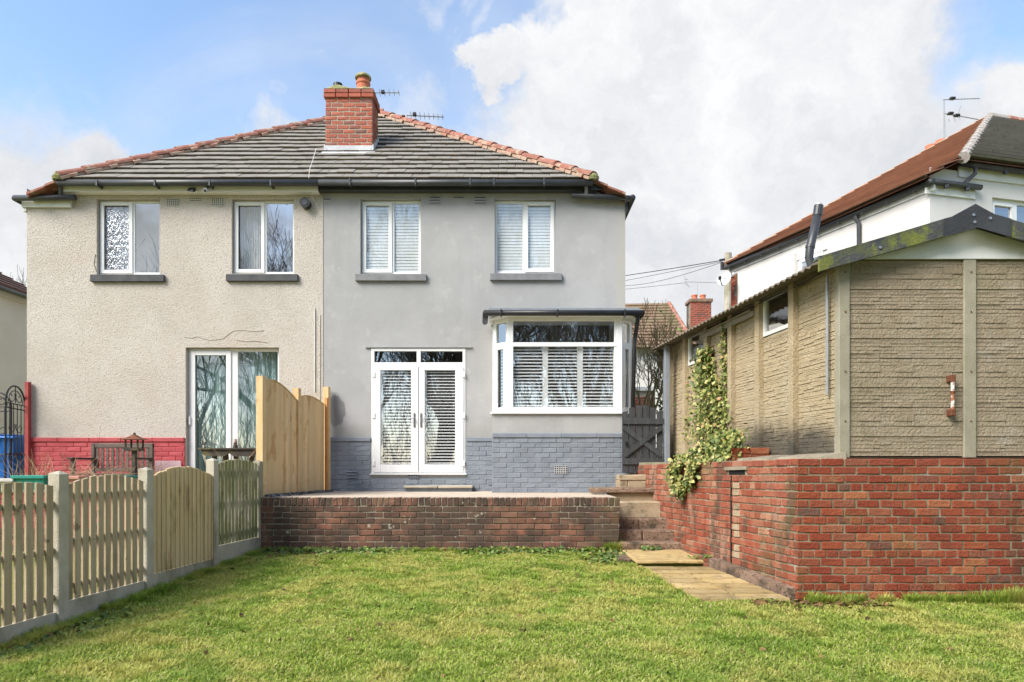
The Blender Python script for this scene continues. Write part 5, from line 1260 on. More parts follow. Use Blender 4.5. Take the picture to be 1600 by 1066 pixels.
# picnic table
def picnic():
    Y=10.6; x0,x1=ax(311,Y),ax(404,Y); zt_=az(700,Y); zb_=1.19
    t=thing('picnic_table',((x0+x1)/2,Y,zb_),'dark mossy picnic table in front of the patio door','table')
    for k in range(5): MB().cbox(x0,x1,Y-.05+k*.145,Y+.085+k*.145,zt_-.028,zt_,.004).build('top_plank',dark_wood,t)
    for x in (x0+.05,x0+.48):
        MB().prism([(x,Y-.02,zt_-.03),(x,Y-.02,zt_-.09),(x+.06,Y-.02,zt_-.13),(x+.35,Y-.02,zt_-.13),(x+.42,Y-.02,zt_-.07),(x+.42,Y-.02,zt_-.03)],(0,.06,0)).build('bearer',dark_wood,t)
    for (xa,xb) in ((x0+.37,x0+.42),(x0+.20,x0+.18),(x0+.80,x0+.70)):
        MB().beam((xa,Y+.1,zt_-.08),(xb,Y+.1,zb_),.07,.05).build('leg',dark_wood,t)
        MB().beam((xa,Y+.5,zt_-.08),(xb,Y+.5,zb_),.07,.05).build('leg',dark_wood,t)
    xo=ax(367,Y); o=thing('ornament',(xo,Y+.02,zt_),'little stone gnome like ornament on the picnic table','ornament')
    MB().lathe((xo,Y+.02,zt_+.001),[(.036,0),(.034,.04),(.026,.055),(.028,.075)],12).build('base',dark_wood,o)
    MB().lathe((xo,Y+.02,zt_+.077),[(.026,0),(.028,.02),(.022,.035),(.025,.05),(.018,.065),(.008,.07)],12).build('figure',ornament_mat,o,smooth=True)
picnic()
bo=MB().box(ax(243,YF-.08),ax(283,YF-.08),YF-.10,YF-.075,1.19,az(720,YF-.08)).build('pink_panel',pink_board); tag(bo,'small pale pink board leaning on the red plinth beside the patio door','board')
cb=MB().cbox(ax(268,YW+.3),ax(316,YW+.3),YW+.25,YW+.6,1.19,az(742,YW+.3),.01).build('timber_sleeper',dark_wood); tag(cb,'dark timber sleeper edge behind the yellowed boarded panel','sleeper')

# ------------------------------------------------------------------ vegetation helpers
def leaf_cloud(name,centers,normals,size,m,parent=None,sj=.4,flat=.5):
    """five-sided leaves; centers (n,3), normals (n,3)"""
    n=len(centers); nr=normals+RNG.normal(0,flat,(n,3)); nr/=np.linalg.norm(nr,axis=1)[:,None]
    t=np.cross(nr,RNG.normal(0,1,(n,3))); t/=np.linalg.norm(t,axis=1)[:,None]; b=np.cross(nr,t)
    s=size*(1+RNG.uniform(-sj,sj,n))[:,None]
    pts=[(-.5,0,0),(-.25,.42,.04),(.12,.36,.05),(.6,0,-.05),(.12,-.36,.05),(-.25,-.42,.04)]
    Vs=np.stack([centers+t*s*a+b*s*c+nr*s*d for a,c,d in pts],1)
    V=Vs.reshape(-1,3); i=np.arange(n)[:,None]*6
    Fq=np.concatenate([i+np.array([[0,3,2,1]]),i+np.array([[0,5,4,3]])],0)
    return np_mesh(name,V,Fq,m,parent,np.repeat(RNG.uniform(0,1,n),6))
def bare_tree(name,x,y,z,height,r0,m,label,levels=5,seed=1,spread=.55,trunk=.3,kids=(3,4),group=None,lean=(0,0),minr=.004,fork=None,cat='tree'):
    rs=random.Random(seed); t=thing(name,(x,y,z),label,cat,group)
    T=MB(); B=MB()
    def rec(p,d,L,r,lev):
        n=4 if lev<2 else 3; pts=[p]; rad=[r]; q=p; dd=d
        for k in range(n):
            dd=(dd+Vector((rs.gauss(0,.13),rs.gauss(0,.13),rs.gauss(.05,.09)))).normalized(); q=q+dd*(L/n); pts.append(q); rad.append(max(minr,r*(1-.45*(k+1)/n)))
        (T if lev==0 else B).tube(pts,rad,8 if lev==0 else (6 if lev<2 else (4 if lev<3 else 3)),cap=False)
        if lev>=levels: return
        nk=rs.randint(*kids)
        for k in range(nk):
            f=1.0 if k==0 else rs.uniform(.35,.95); idx=min(n,max(1,int(f*n+.5))); P=pts[idx]
            a=rs.uniform(0,6.283); ax_=dd.orthogonal().normalized(); ax_=(Matrix.Rotation(a,3,dd)@ax_)
            sp=spread*(.5 if k==0 else 1)*rs.uniform(.7,1.3)
            nd=(dd*math.cos(sp)+ax_*math.sin(sp)+Vector((0,0,.12))).normalized()
            rec(P,nd,L*rs.uniform(.6,.82),max(minr,rad[idx]*rs.uniform(.55,.8)),lev+1)
    rec(Vector((x,y,z-.1)),Vector((lean[0],lean[1],1)).normalized(),height*trunk,r0,0)
    T.build('trunk',m,t,smooth=True); B.build('crown',m,t,smooth=True)
    return t
# garden tree beyond the gate
tp=at(1036,650,15.5)
bare_tree('bare_tree',tp.x,15.5,1.2,4.6,.12,bark,'bare leafless tree standing behind the charcoal gate',levels=5,seed=5,spread=.5,trunk=.34,kids=(3,4),minr=.006)
bare_tree('bare_tree',ax(1010,30),30,1.2,9.5,.14,bark_dark,'twiggy bare tree rising behind the far brown roof',levels=5,seed=12,spread=.5,trunk=.3,minr=.009)
bare_tree('bare_tree',ax(40,34),34,1.2,9.5,.10,bark_dark,'twiggy bare tree top above the left neighbour roof',levels=5,seed=22,spread=.4,trunk=.35,minr=.008)
# trees behind the camera, which the windows mirror
for i,(x,y,h,r,s_,lab) in enumerate([(2.6,-7,15,.30,31,'large bare tree mirrored in the bay window glass'),(-3.6,-6.5,16,.42,32,'thick trunked bare tree mirrored in the right french door'),(-9.5,-11,15,.32,33,'bare tree mirrored in the cream house patio door'),(8.5,-12,15,.30,34,'bare tree mirrored in the right edge of the bay'),(-1.0,-14,17,.34,35,'tall bare tree mirrored in the upstairs blinds'),(-15,-10,14,.3,36,'bare tree mirrored in the patterned bedroom window')]):
    bare_tree('bare_tree',x,y,-.4,h,r,bark_dark,lab,levels=6 if i<3 else 5,seed=s_,spread=.55,trunk=.30,kids=(3,4),minr=.008,group='bare trees behind the photographer')
# more of the same wood behind the garden: copies of the mirrored trees, turned and scaled
src=[o for o in col.objects if o.get('group')=='bare trees behind the photographer']
spots=[(5.5,-9.5,.9),(-6.5,-9,1.0),(0.8,-10,1.1),(12.5,-9,1.0),(-12.5,-14,1.1),(-19,-13,1.0),(4.0,-16,1.2),(-5,-17,1.2),(16,-15,1.1)]
for k,(x,y,sc_) in enumerate(spots):
    o=src[k%3]; c=o.copy(); col.objects.link(c); c.location=(x,y,-.5); c.rotation_euler=(0,0,1.1+k*1.7); c.scale=(sc_,)*3
    c['label']='bare winter tree in the wood behind the garden, glimpsed mirrored in the windows'
    for ch in o.children:
        d=ch.copy(); col.objects.link(d); d.parent=c
n=9000; bx_=RNG.uniform(-34,34,n); by_=RNG.uniform(-32,-19,n); bz_=-1.+RNG.uniform(0,1,n)**1.6*9; ln=RNG.uniform(1.0,3.2,n); dr=RNG.normal(0,.45,(n,3)); dr[:,2]=1; dr/=np.linalg.norm(dr,axis=1)[:,None]
p0=np.stack([bx_,by_,bz_],1); p1=p0+dr*ln[:,None]; wd0=RNG.uniform(.012,.045,n)[:,None]
ring=[np.array([1,0,0]),np.array([-.5,.87,0]),np.array([-.5,-.87,0])]
V=np.stack([p0+r_*wd0 for r_ in ring]+[p1+r_*wd0*.5 for r_ in ring],1).reshape(-1,3); i6=np.arange(n)[:,None]*6
wood=np_mesh('added_woodland',V,np.concatenate([i6+np.array([[0,1,4,3]]),i6+np.array([[1,2,5,4]]),i6+np.array([[2,0,3,5]])],0),bark_dark); tag(wood,'bare winter wood added behind the garden to darken the low window reflections','added_woodland',kind='stuff')  # unseen twig thicket added to darken the lower part of the reflections
# ivy on the garage side and wall
iv=thing('ivy_plant',(wall_pt(9.2).x,9.2,WT),'variegated ivy climbing the garage side and spilling over the brick wall','ivy')
C=[];Nn=[]
def add_on_garage(pys,n_,spread,thick):
    for _ in range(n_):
        k=random.randrange(len(pys)-1); f=random.random(); a,b_=pys[k],pys[k+1]
        px=a[0]+(b_[0]-a[0])*f; py=a[1]+(b_[1]-a[1])*f; wd=a[2]+(b_[2]-a[2])*f
        px+=random.gauss(0,wd*.45); py+=random.gauss(0,5)
        den=(px-666.6)
        if den<250: continue
        Y=4430.7/den; C.append((gx(Y)-.03-abs(random.gauss(0,thick)),Y,az(py,Y))); Nn.append((-1,-.25,.25))
add_on_garage([(1113,548,4),(1109,575,12),(1112,610,22),(1118,650,34),(1118,690,38)],2600,0,.08)
add_on_garage([(1137,492,2.5),(1136,540,4),(1137,580,5),(1136,640,9)],330,0,.03)
add_on_garage([(1128,590,6),(1132,650,12),(1138,670,9)],260,0,.05)
add_on_garage([(1074,650,2),(1076,690,3)],30,0,.02)
def add_pts(pys,n_,off):
    for _ in range(n_):
        k=random.randrange(len(pys)-1); f=random.random(); a,b_=pys[k],pys[k+1]
        px=a[0]+(b_[0]-a[0])*f; py=a[1]+(b_[1]-a[1])*f; wd=a[2]+(b_[2]-a[2])*f
        px+=random.gauss(0,wd*.45); py+=random.gauss(0,4)
        # wall side plane: px = 800-176+1067*(2.845+.165*6.82)/Y
        Y=1067*(2.845+.165*6.82)/(px-800+.165*1067)
        C.append((wall_pt(Y).x-.03-abs(random.gauss(0,off)),Y,az(py,Y))); Nn.append((-1,-.35,.35))
add_pts([(1066,722,10),(1060,745,9),(1070,765,7),(1071,774,3)],850,.06)
add_pts([(1092,722,8),(1088,745,6),(1086,756,3)],450,.05)
# mound over the wall top
for _ in range(2800):
    px=random.uniform(1058,1146); f=(px-1058)/88; top_=718-52*f+6*math.sin(px*.2); py=random.uniform(top_,733-12*f)
    Yw=1067*(2.845+.165*6.82)/(px-800+.165*1067); Y=Yw+random.uniform(0,.28)
    C.append((wall_pt(Yw).x+random.uniform(-.05,.32)*(.3+.7*random.random()),Y,az(py,Yw))); Nn.append((-.7,-.6,.5))
fo=leaf_cloud('foliage',np.array(C),np.array(Nn,dtype=float),.047,ivy_mat,iv,.45,.6); tag(fo,kind='stuff')
b=MB()
for pts in ([(1113,700),(1110,640),(1108,590),(1113,548)],[(1137,690),(1136,600),(1137,520),(1138,492)],[(1124,700),(1128,640),(1126,590)]):
    b.tube([(gx(4430.7/(px-666.6))-.02,4430.7/(px-666.6),az(py,4430.7/(px-666.6))) for px,py in pts],.010,5)
b.build('stem',bark,iv)

# ------------------------------------------------------------------ grass, weeds, leaves
def on_path(x,y): return ((y>6.66)&(y<9.62)&(x>1.86-.156*(y-6.75))&(x<2.9))
def blades(n,x0,x1,y0,y1,hmin,hmax,keep=None,wd=.004):
    x=RNG.uniform(x0,x1,n); y=RNG.uniform(y0,y1,n)
    k=np.ones(n,bool)
    k&=~on_path(x,y); k&=~((x>2.845-.165*(y-6.82)-.06)&(y>6.80)); k&=(x>-4.458+.0901*y+.03)|(y<4.6)
    if keep is not None: k&=keep(x,y)
    # inside the view cone with margin
    k&=np.abs(x)<y*.80+.6
    x,y=x[k],y[k]; n=len(x)
    clump=np.sin(x*5.1+1.3*np.sin(y*3.7))*np.sin(y*4.3+1.1*np.sin(x*2.9))+.6*np.sin(x*11+y*7)*np.sin(y*13-x*5)
    h=RNG.uniform(hmin,hmax,n)*(1+.32*clump).clip(.35,1.7)
    z=gz(x,y)-.004
    az_=RNG.uniform(0,2*np.pi,n); lean=RNG.uniform(.2,1.5,n)
    dx,dy=np.cos(az_),np.sin(az_); w_=wd*RNG.uniform(.7,1.4,n)*(1+y*.05)
    sx,sy_=-dy*w_,dx*w_
    p=np.stack([x,y,z],1)
    a=p+np.stack([sx,sy_,0*x],1); b_=p-np.stack([sx,sy_,0*x],1)
    mh=.55; mid=p+np.stack([dx*h*lean*.32,dy*h*lean*.32,h*mh],1); c=mid-np.stack([sx,sy_,0*x],1)*.8; d=mid+np.stack([sx,sy_,0*x],1)*.8
    tip=p+np.stack([dx*h*lean,dy*h*lean,h*(1.0-.35*lean*.6)],1)
    return np.stack([a,b_,c,d,tip],1),np.clip(RNG.normal(.48,.22,n)+.12*clump*0,0,1)
parts=[blades(230000,-5.2,6.4,4.0,6.0,.020,.048),blades(170000,-5.5,6.8,6.0,8.0,.020,.046),blades(95000,-4.2,2.7,8.0,9.66,.022,.05)]
Vb=np.concatenate([p[0] for p in parts]); Sb=np.concatenate([p[1] for p in parts]); n=len(Vb)
i=np.arange(n)[:,None]*5
tris=np.concatenate([i+np.array([[0,1,2]]),i+np.array([[0,2,3]]),i+np.array([[3,2,4]])],0)
gr=np_mesh('grass',Vb.reshape(-1,3),tris,grass_mat,None,np.repeat(Sb,5)); tag(gr,'short mossy lawn grass with yellowed patches','grass',kind='stuff')
# coarse tufts at wall feet and fence foot
def tuft(name,spots,label,hmax=.13,n_each=90,m=grass_mat):
    VV=[];SS=[]
    for (x,y,r,hh) in spots:
        n=n_each; a=RNG.uniform(0,6.283,n); rr=r*np.sqrt(RNG.uniform(0,1,n)); px=x+rr*np.cos(a); py=y+rr*np.sin(a); h=hh*RNG.uniform(.5,1.1,n)
        z=gz(px,np.minimum(py,YW))-.005; dx=np.cos(a)*.6+RNG.normal(0,.3,n); dy=np.sin(a)*.6+RNG.normal(0,.3,n); L=np.sqrt(dx*dx+dy*dy)+1e-6; w_=.004
        sx,sy_=-dy/L*w_,dx/L*w_; p=np.stack([px,py,z],1); s=np.stack([sx,sy_,0*px],1)
        mid=p+np.stack([dx*h*.3,dy*h*.3,h*.6],1); tip=p+np.stack([dx*h*.9,dy*h*.9,h],1)
        VV.append(np.stack([p+s,p-s,mid-s*.8,mid+s*.8,tip],1)); SS.append(RNG.uniform(0,.6,n))
    VV=np.concatenate(VV); SS=np.concatenate(SS); n=len(VV); i=np.arange(n)[:,None]*5
    o=np_mesh(name,VV.reshape(-1,3),np.concatenate([i+np.array([[0,1,2]]),i+np.array([[0,2,3]]),i+np.array([[3,2,4]])],0),m,None,np.repeat(SS,5)); tag(o,label,'grass',kind='stuff')
sp=[]
for _ in range(90):
    y=random.uniform(4.7,9.5); sp.append((fX(y)+.07+abs(random.gauss(0,.06)),y,.05,random.uniform(.05,.10)))
for _ in range(70): sp.append((random.uniform(xl+.1,xr-.1),YW-.04-abs(random.gauss(0,.05)),.05,random.uniform(.05,.10)))
for _ in range(60): sp.append((random.uniform(2.9,5.4),6.76-abs(random.gauss(0,.04)),.05,random.uniform(.05,.11)))
for _ in range(26): sp.append((random.uniform(4.55,5.4),6.72,.08,random.uniform(.12,.2)))
for _ in range(8): sp.append((ax(957,YW-.05)+random.uniform(-.12,.1),YW-.05,.06,.16))
for _ in range(420):
    y=4.3+5.1*random.random()**.7; x=random.uniform(-3.9,5)
    if bool(on_path(np.array(x),np.array(y))) or x<fX(y)+.1 or abs(x)>y*.8 or (y>6.7 and x>wall_pt(y).x-.1): continue
    sp.append((x,y,random.uniform(.04,.10),random.uniform(.035,.065)))
tuft('grass_tufts',sp,'longer grass tufts along the walls and fence foot')
C=[];Nn=[]
for _ in range(2600):
    x=random.uniform(xl+.05,xr+.0); d=abs(random.gauss(0,.16)); dens=.55+.45*math.sin(x*2.1+1)
    if random.random()>dens: continue
    C.append((x,YW-.05-d,float(gz(np.array(x),np.array(YW-.05-d)))+random.uniform(.01,.075)*(1-d*1.3))); Nn.append((0,-.3,1))
for _ in range(420):
    f=random.random(); x=1.35-.2*f+random.gauss(0,.12); y=9.35-.6*f+random.gauss(0,.12); C.append((x,y,float(lawn_z(y))+random.uniform(.01,.06))); Nn.append((0,-.3,1))
for _ in range(160):
    y=random.uniform(4.9,6.4); C.append((fX(y)+.22+abs(random.gauss(0,.12)),y,lawn_z(y)+random.uniform(.01,.05))); Nn.append((0,-.2,1))
for (px,py,Yq,n_) in ((1010,867,9.45,26),(1022,862,9.55,30),(1093,876,8.6,24)):
    for _ in range(n_):
        q_=at(px,py,Yq); C.append((q_.x+random.gauss(0,.06),Yq+random.gauss(0,.04),lz+random.uniform(.0,.05))); Nn.append((0,-.4,1))
wd_=leaf_cloud('weeds',np.array(C),np.array(Nn,dtype=float),.042,weed_mat,None,.45,.6); tag(wd_,'low leafy weeds along the foot of the terrace wall','weeds',kind='stuff')
C=[];Nn=[]
for _ in range(330):
    y=4.4+5.1*random.random()**.8; x=random.uniform(-4.0,3.4)
    if on_path(np.array(x),np.array(y)) or x<fX(y)+.1 or abs(x)>y*.8+.3 or (y>6.75 and x>wall_pt(y).x-.1): continue
    C.append((x,y,float(gz(np.array(x),np.array(y)))+.022)); Nn.append((0,0,1))
for _ in range(170):
    x=random.uniform(2.3,3.6); y=6.62-abs(random.gauss(0,.10)); C.append((x,y,float(gz(np.array(x),np.array(y)))+.02+random.random()*.02)); Nn.append((0,0,1))
for _ in range(90): 
    x=random.uniform(xl,xl+1.3); y=YW-.1-abs(random.gauss(0,.35)); C.append((x,y,lawn_z(y)+.035)); Nn.append((0,0,1))
lf=leaf_cloud('fallen_leaves',np.array(C),np.array(Nn,dtype=float),.038,leaf_mat,None,.5,.45); tag(lf,'scattered brown fallen leaves on the lawn','leaves',kind='stuff')
C=[];Nn=[]
for _ in range(1500):
    y=random.uniform(9.78,11.9); C.append((tX(y)+.06+abs(random.gauss(0,.07)),y,TZ+random.uniform(.004,.03))); Nn.append((0,0,1))
gv=leaf_cloud('gravel',np.array(C),np.array(Nn,dtype=float),.028,gravel_mat,None,.4,.9); tag(gv,'grey slate chippings along the foot of the tall fence','gravel',kind='stuff')
# dry stems in the neighbour's border
def stems(name,spots,label,m,cat='plant',thick=.005):
    t=thing(name,(sum(s[0] for s in spots)/len(spots),spots[0][1],1.2),label,cat); b=MB()
    for (x,y,z,h,lx) in spots:
        k=[Vector((x,y,z))]; d=Vector((lx+random.gauss(0,.25),random.gauss(0,.2),1)).normalized()
        for q in range(4): d=(d+Vector((random.gauss(0,.22),random.gauss(0,.15),random.gauss(-.08,.12)))).normalized(); k.append(k[-1]+d*h/4)
        b.tube(k,[thick,thick*.85,thick*.7,thick*.55,thick*.4],4,cap=False)
    b.build('stems',m,t); return t
sp=[]
for _ in range(120): sp.append((ax(random.uniform(105,232),10.3),random.uniform(9.85,10.6),random.uniform(1.2,1.42),random.uniform(.25,.6),random.choice((-1,1))*random.uniform(.6,2.2)))
stems('dead_shrub',sp,'tangle of dead brown stems in front of the bench',twig_mat,'shrub',.006)
sp=[(ax(random.uniform(28,95),10.2),random.uniform(9.9,10.6),1.2,random.uniform(.25,.75),random.gauss(0,.3)) for _ in range(90)]
stems('dry_grass',sp,'dry straw coloured grass stems before the red plinth',straw_mat,'grass',.004)
sp=[(ax(random.uniform(230,246),10.9),10.9+random.uniform(-.2,.2),1.2,random.uniform(.3,.62),random.gauss(0,.3)) for _ in range(40)]
stems('dry_plant',sp,'dry brown plant beside the pale pink board',twig_mat,'plant',.005)
sp=[(ax(random.uniform(372,398),10.3),10.3,1.35,random.uniform(.4,.75),random.uniform(-.7,.4)) for _ in range(9)]
stems('dry_plant',sp,'a few bare shoots leaning past the picnic table',twig_mat,'plant',.006)
stems('bramble_shoot',[(ax(134,11),11,1.5,.85,.55),(ax(128,11),11,1.4,.5,-.5),(ax(120,11),11,1.4,.5,-.9)],'long thin bramble shoots before the cream wall',dark_wood,'plant',.004)

# ------------------------------------------------------------------ right neighbour house
def right_house():
    N=Vector((7.157,11.79)); Fp=Vector((5.29,16.70)); rd=Vector((.97,.24)).normalized(); zS=6.5; zR=6.86; z0=1.2
    t=thing('neighbour_house',(8.5,14.5,z0),'white rendered neighbour house with brown tiled hip roof behind the garage','house')
    d=(Fp-N).normalized(); E=N+rd*8
    ins=.10; Nw=N+rd*.12+d*.05; Fw=Fp+rd*.12-d*.05
    b=MB(); 
    b.quad((*Fw,z0),(*Nw,z0),(*Nw,zS-.1),(*Fw,zS-.1)); b.build('side_wall',white_render,t)
    hx0,hx1=1.36,3.2; b=MB(); zw0,zw1=5.0,6.42
    Q=lambda s,z,o=0.: (Nw.x+rd.x*s+rd.y*o*1.0,Nw.y+rd.y*s-rd.x*o,z)
    for (a,c,e0,e1) in ((0,hx0,z0,zR-.05),(hx1,8,z0,zR-.05),(hx0,hx1,z0,zw0),(hx0,hx1,zw1,zR-.05)): b.quad(Q(a,e0),Q(c,e0),Q(c,e1),Q(a,e1))
    b.quad(Q(hx0,zw0,0),Q(hx0,zw1,0),Q(hx0,zw1,-.2),Q(hx0,zw0,-.2)); b.quad(Q(hx0,zw1,0),Q(hx1,zw1,0),Q(hx1,zw1,-.2),Q(hx0,zw1,-.2))
    b.build('rear_wall',white_render,t)
    b=MB(); b.quad(Q(8,z0),Q(8,zR),(Fw.x+8*rd.x,Fw.y+8*rd.y,zR),(Fw.x+8*rd.x,Fw.y+8*rd.y,z0)); b.quad((*Fw,z0),(*Fw,zS),(Fw.x+8*rd.x,Fw.y+8*rd.y,zS),(Fw.x+8*rd.x,Fw.y+8*rd.y,z0)); b.build('far_wall',white_render,t)
    # window
    b=MB()
    def bar(s0,s1,a,c,o0=-.06,o1=-.12): b.hexa([Q(s0,a,o0),Q(s1,a,o0),Q(s1,a,o1),Q(s0,a,o1),Q(s0,c,o0),Q(s1,c,o0),Q(s1,c,o1),Q(s0,c,o1)])
    bar(hx0,hx0+.06,zw0,zw1); bar(hx1-.06,hx1,zw0,zw1); bar(hx0,hx1,zw1-.06,zw1,-.061,-.119); bar(hx0,hx1,zw0,zw0+.06,-.061,-.119); bar(hx0+.5,hx0+.62,zw0,zw1,-.059,-.119); bar(hx0,hx1,zw1-.52,zw1-.42,-.058,-.119); bar(hx0+.06,hx0+.11,zw1-.42,zw1-.06,-.05,-.1); bar(hx0+.06,hx0+.5,zw1-.11,zw1-.06,-.049,-.1); bar(hx0+.06,hx0+.5,zw1-.42,zw1-.37,-.049,-.1)
    wn=b.build('window',white,t); MB().quad(Q(hx0,zw0,-.09),Q(hx1,zw0,-.09),Q(hx1,zw1,-.09),Q(hx0,zw1,-.09)).build('pane',glass_blue,wn); MB().quad(Q(hx0,zw0,-.5),Q(hx1,zw0,-.5),Q(hx1,zw1,-.5),Q(hx0,zw1,-.5)).build('blind',curtain_white,wn)
    # side window
    W=lambda s,z,o=0.: (Nw.x+d.x*s-rd.x*o,Nw.y+d.y*s-rd.y*o,z)
    b=MB(); s0,s1=2.35,3.0
    def sbar(a,c,e0,e1,o0=.02,o1=-.03): b.hexa([W(a,e0,o0),W(c,e0,o0),W(c,e0,o1),W(a,e0,o1),W(a,e1,o0),W(c,e1,o0),W(c,e1,o1),W(a,e1,o1)])
    sbar(s0,s0+.06,4.9,6.05); sbar(s1-.06,s1,4.9,6.05); sbar(s0,s1,5.98,6.05,.021,-.031); sbar(s0,s1,5.6,5.68,.021,-.031); sbar(s0-.1,s1+.1,6.06,6.11,.03,-.031)
    wn=b.build('window',white,t); MB().quad(W(s0,4.9,.005),W(s1,4.9,.005),W(s1,6.05,.005),W(s0,6.05,.005)).build('pane',glass_blue,wn)
    sbay=MB(); sbay.hexa([W(3.05,z0,.10),W(3.35,z0,.10),W(3.35,z0,-.02),W(3.05,z0,-.02),W(3.05,6.2,.10),W(3.35,6.2,.10),W(3.35,6.2,-.02),W(3.05,6.2,-.02)]); sbay.build('wall_pier',white_render,t)
    # roof slopes as stepped courses
    A=Vector((11.26,16.13,9.84)); Ns=Vector((N.x-.10,N.y-.12,zS+.05)); Fs=Vector((Fp.x-.05,Fp.y+.1,zS+.05)); Nr=Vector((N.x+rd.x*.62,N.y+rd.y*.62-.2,zR+.06)); Er=Vector((E.x,E.y-.2,zR+.06)); Ar=A+Vector((rd.x,rd.y,0))*6
    rf=MB(); 
    rf.poly([Ns-Vector((0,0,.02)),Nr-Vector((0,0,.03)),A-Vector((0,0,.03)),Fs-Vector((0,0,.03))]); rf.poly([Nr-Vector((0,0,.03)),Er-Vector((0,0,.03)),Ar-Vector((0,0,.03)),A-Vector((0,0,.03))]); rf.poly([Fs-Vector((0,0,.05)),A-Vector((0,0,.05)),Ar-Vector((0,0,.05)),Fs+Vector((rd.x*8,rd.y*8,-.05))])
    roof=rf.build('roof',tile_brown,t)
    def courses(a0,b0,a1,b1,n,m,nm,lift=.05,edge=None):
        b=MB(); sp_=MB(); nor=(b0-a0).cross(a1-a0).normalized(); dn_=(a1-a0).normalized()*.03
        if nor.z<0: nor=-nor
        def L_(f): return a0.lerp(a1,f)
        def R_(f):
            if not edge: return b0.lerp(b1,f)
            z=a0.z+(a1.z-a0.z)*f
            if z<edge.z: return b0.lerp(edge,max(0,(z-b0.z)/(edge.z-b0.z)))
            return edge.lerp(b1,(z-edge.z)/(b1.z-edge.z))
        for k in range(n):
            f0,f1=k/n,min(1,(k+1.12)/n)
            p0,p1,q0,q1=L_(f0),R_(f0),L_(f1),R_(f1)
            b.hexa([p0+nor*lift*.5,p1+nor*lift*.5,q1-nor*.002,q0-nor*.002,p0+nor*lift,p1+nor*lift,q1+nor*.012,q0+nor*.012])
            sp_.hexa([p0+dn_,p1+dn_,p1+dn_*1.5,p0+dn_*1.5,p0+dn_+nor*lift*.5,p1+dn_+nor*lift*.5,p1+dn_*1.5+nor*lift*.5,p0+dn_*1.5+nor*lift*.5])  # dark recessed strip puts the shade under each course into the colour
        tag(b.build(nm,m,roof),kind='stuff'); tag(sp_.build(nm.replace('tile_courses','course_shadow_gaps'),tile_moss_shade,roof),kind='stuff')
    courses(Fs,Ns,A,A,20,tile_brown,'side_tile_courses',.085,edge=Nr)
    courses(Nr,Er,A,Ar,17,tile_grey,'rear_tile_courses',.09)
    hp=MB(); n=14
    for k in range(n):
        p=Nr.lerp(A,k/n); q=Nr.lerp(A,(k+1.05)/n); MB().tube([p+Vector((0,0,.0)),q+Vector((0,0,-.01))],[.10,.092],10).build('hip_tile',hip_grey,roof)
    MB().tube([Fs+Vector((0,0,.03)),A+Vector((0,0,.02))],.07,8).build('far_hip',hip_mortar,roof)
    for k in range(5):
        p=A.lerp(Ar,k/12); q=A.lerp(Ar,(k+1)/12); MB().tube([p+Vector((0,0,.02)),q+Vector((0,0,.02))],[.11,.10],8).build('ridge_tile',hip_red if k else hip_grey,roof)
    # fascias and gutters
    b=MB(); b.hexa([W(-.1,zS-.12,.03),W(5.3,zS-.12,.03),W(5.3,zS-.12,-.01),W(-.1,zS-.12,-.01),W(-.1,zS+.05,.03),W(5.3,zS+.05,.03),W(5.3,zS+.05,-.01),W(-.1,zS+.05,-.01)]); b.hexa([Q(-.1,zS-.16,.03),Q(.95,zS-.16,.03),Q(.95,zS-.16,.0),Q(-.1,zS-.16,.0),Q(-.1,zS+.02,.03),Q(.95,zS+.02,.03),Q(.95,zS+.02,.0),Q(-.1,zS+.02,.0)]); b.hexa([Q(.6,zR-.16,.03),Q(8,zR-.16,.03),Q(8,zR-.16,0),Q(.6,zR-.16,0),Q(.6,zR+.02,.03),Q(8,zR+.02,.03),Q(8,zR+.02,0),Q(.6,zR+.02,0)]); b.build('fascia',white_paint,t)
    gutter(t,[W(-.15,zS+.0,.10),W(5.35,zS,.10)],r=.055); gutter(t,[Q(-.15,zS+.02,.09),Q(1.0,zS+.02,.09)],r=.05); gutter(t,[Q(.55,zR+.03,.12),Q(8,zR+.03,.12)],r=.058)
    for s_ in np.arange(.2,5.3,.55): MB().cbox(*sum([[W(s_,0,.11)[k]-.025,W(s_,0,.11)[k]+.025] for k in (0,1)],[]),zS-.07,zS+.03,.004).build('gutter_bracket',dark_grey,t)
    for s_ in (.25,.7): MB().cbox(*sum([[Q(s_,0,.10)[k]-.03,Q(s_,0,.10)[k]+.03] for k in (0,1)],[]),zS-.07,zS+.05,.004).build('gutter_bracket',dark_grey,t)
    for s_ in (1.5,2.2,2.9): MB().cbox(*sum([[Q(s_,0,.13)[k]-.03,Q(s_,0,.13)[k]+.03] for k in (0,1)],[]),zR-.07,zR+.06,.004).build('gutter_bracket',dark_grey,t)
    MB().tube([Q(.85,zR,.12),Q(.85,zR-.12,.12),Q(.7,zR-.26,.08),Q(.7,zS+.02,.08)],.035,8).build('downpipe_stub',dark_grey,t)
    MB().tube([W(1.45,zS-.02,.10),W(1.45,zS-.10,.10),W(1.42,zS-.2,.06),W(1.42,1.5,.06)],.04,8).build('downpipe',dark_grey,t)
    # brick quoin at the far corner
    qn=MB().hexa([W(5.02,3.5,.012),W(5.25,3.5,.012),W(5.25,3.5,0),W(5.02,3.5,0),W(5.02,6.3,.012),W(5.25,6.3,.012),W(5.25,6.3,0),W(5.02,6.3,0)]).build('quoin',mortar_dark,t)
    for k in range(30):
        zz=3.75+k*.084; L=.20 if (k//3)%2 else .12
        b=MB(); s_=5.24; b.hexa([W(s_-L,zz,.022),W(s_,zz,.022),W(s_,zz,0),W(s_-L,zz,0),W(s_-L,zz+.072,.022),W(s_,zz+.072,.022),W(s_,zz+.072,0),W(s_-L,zz+.072,0)]); b.build('brick',brick_side,qn)
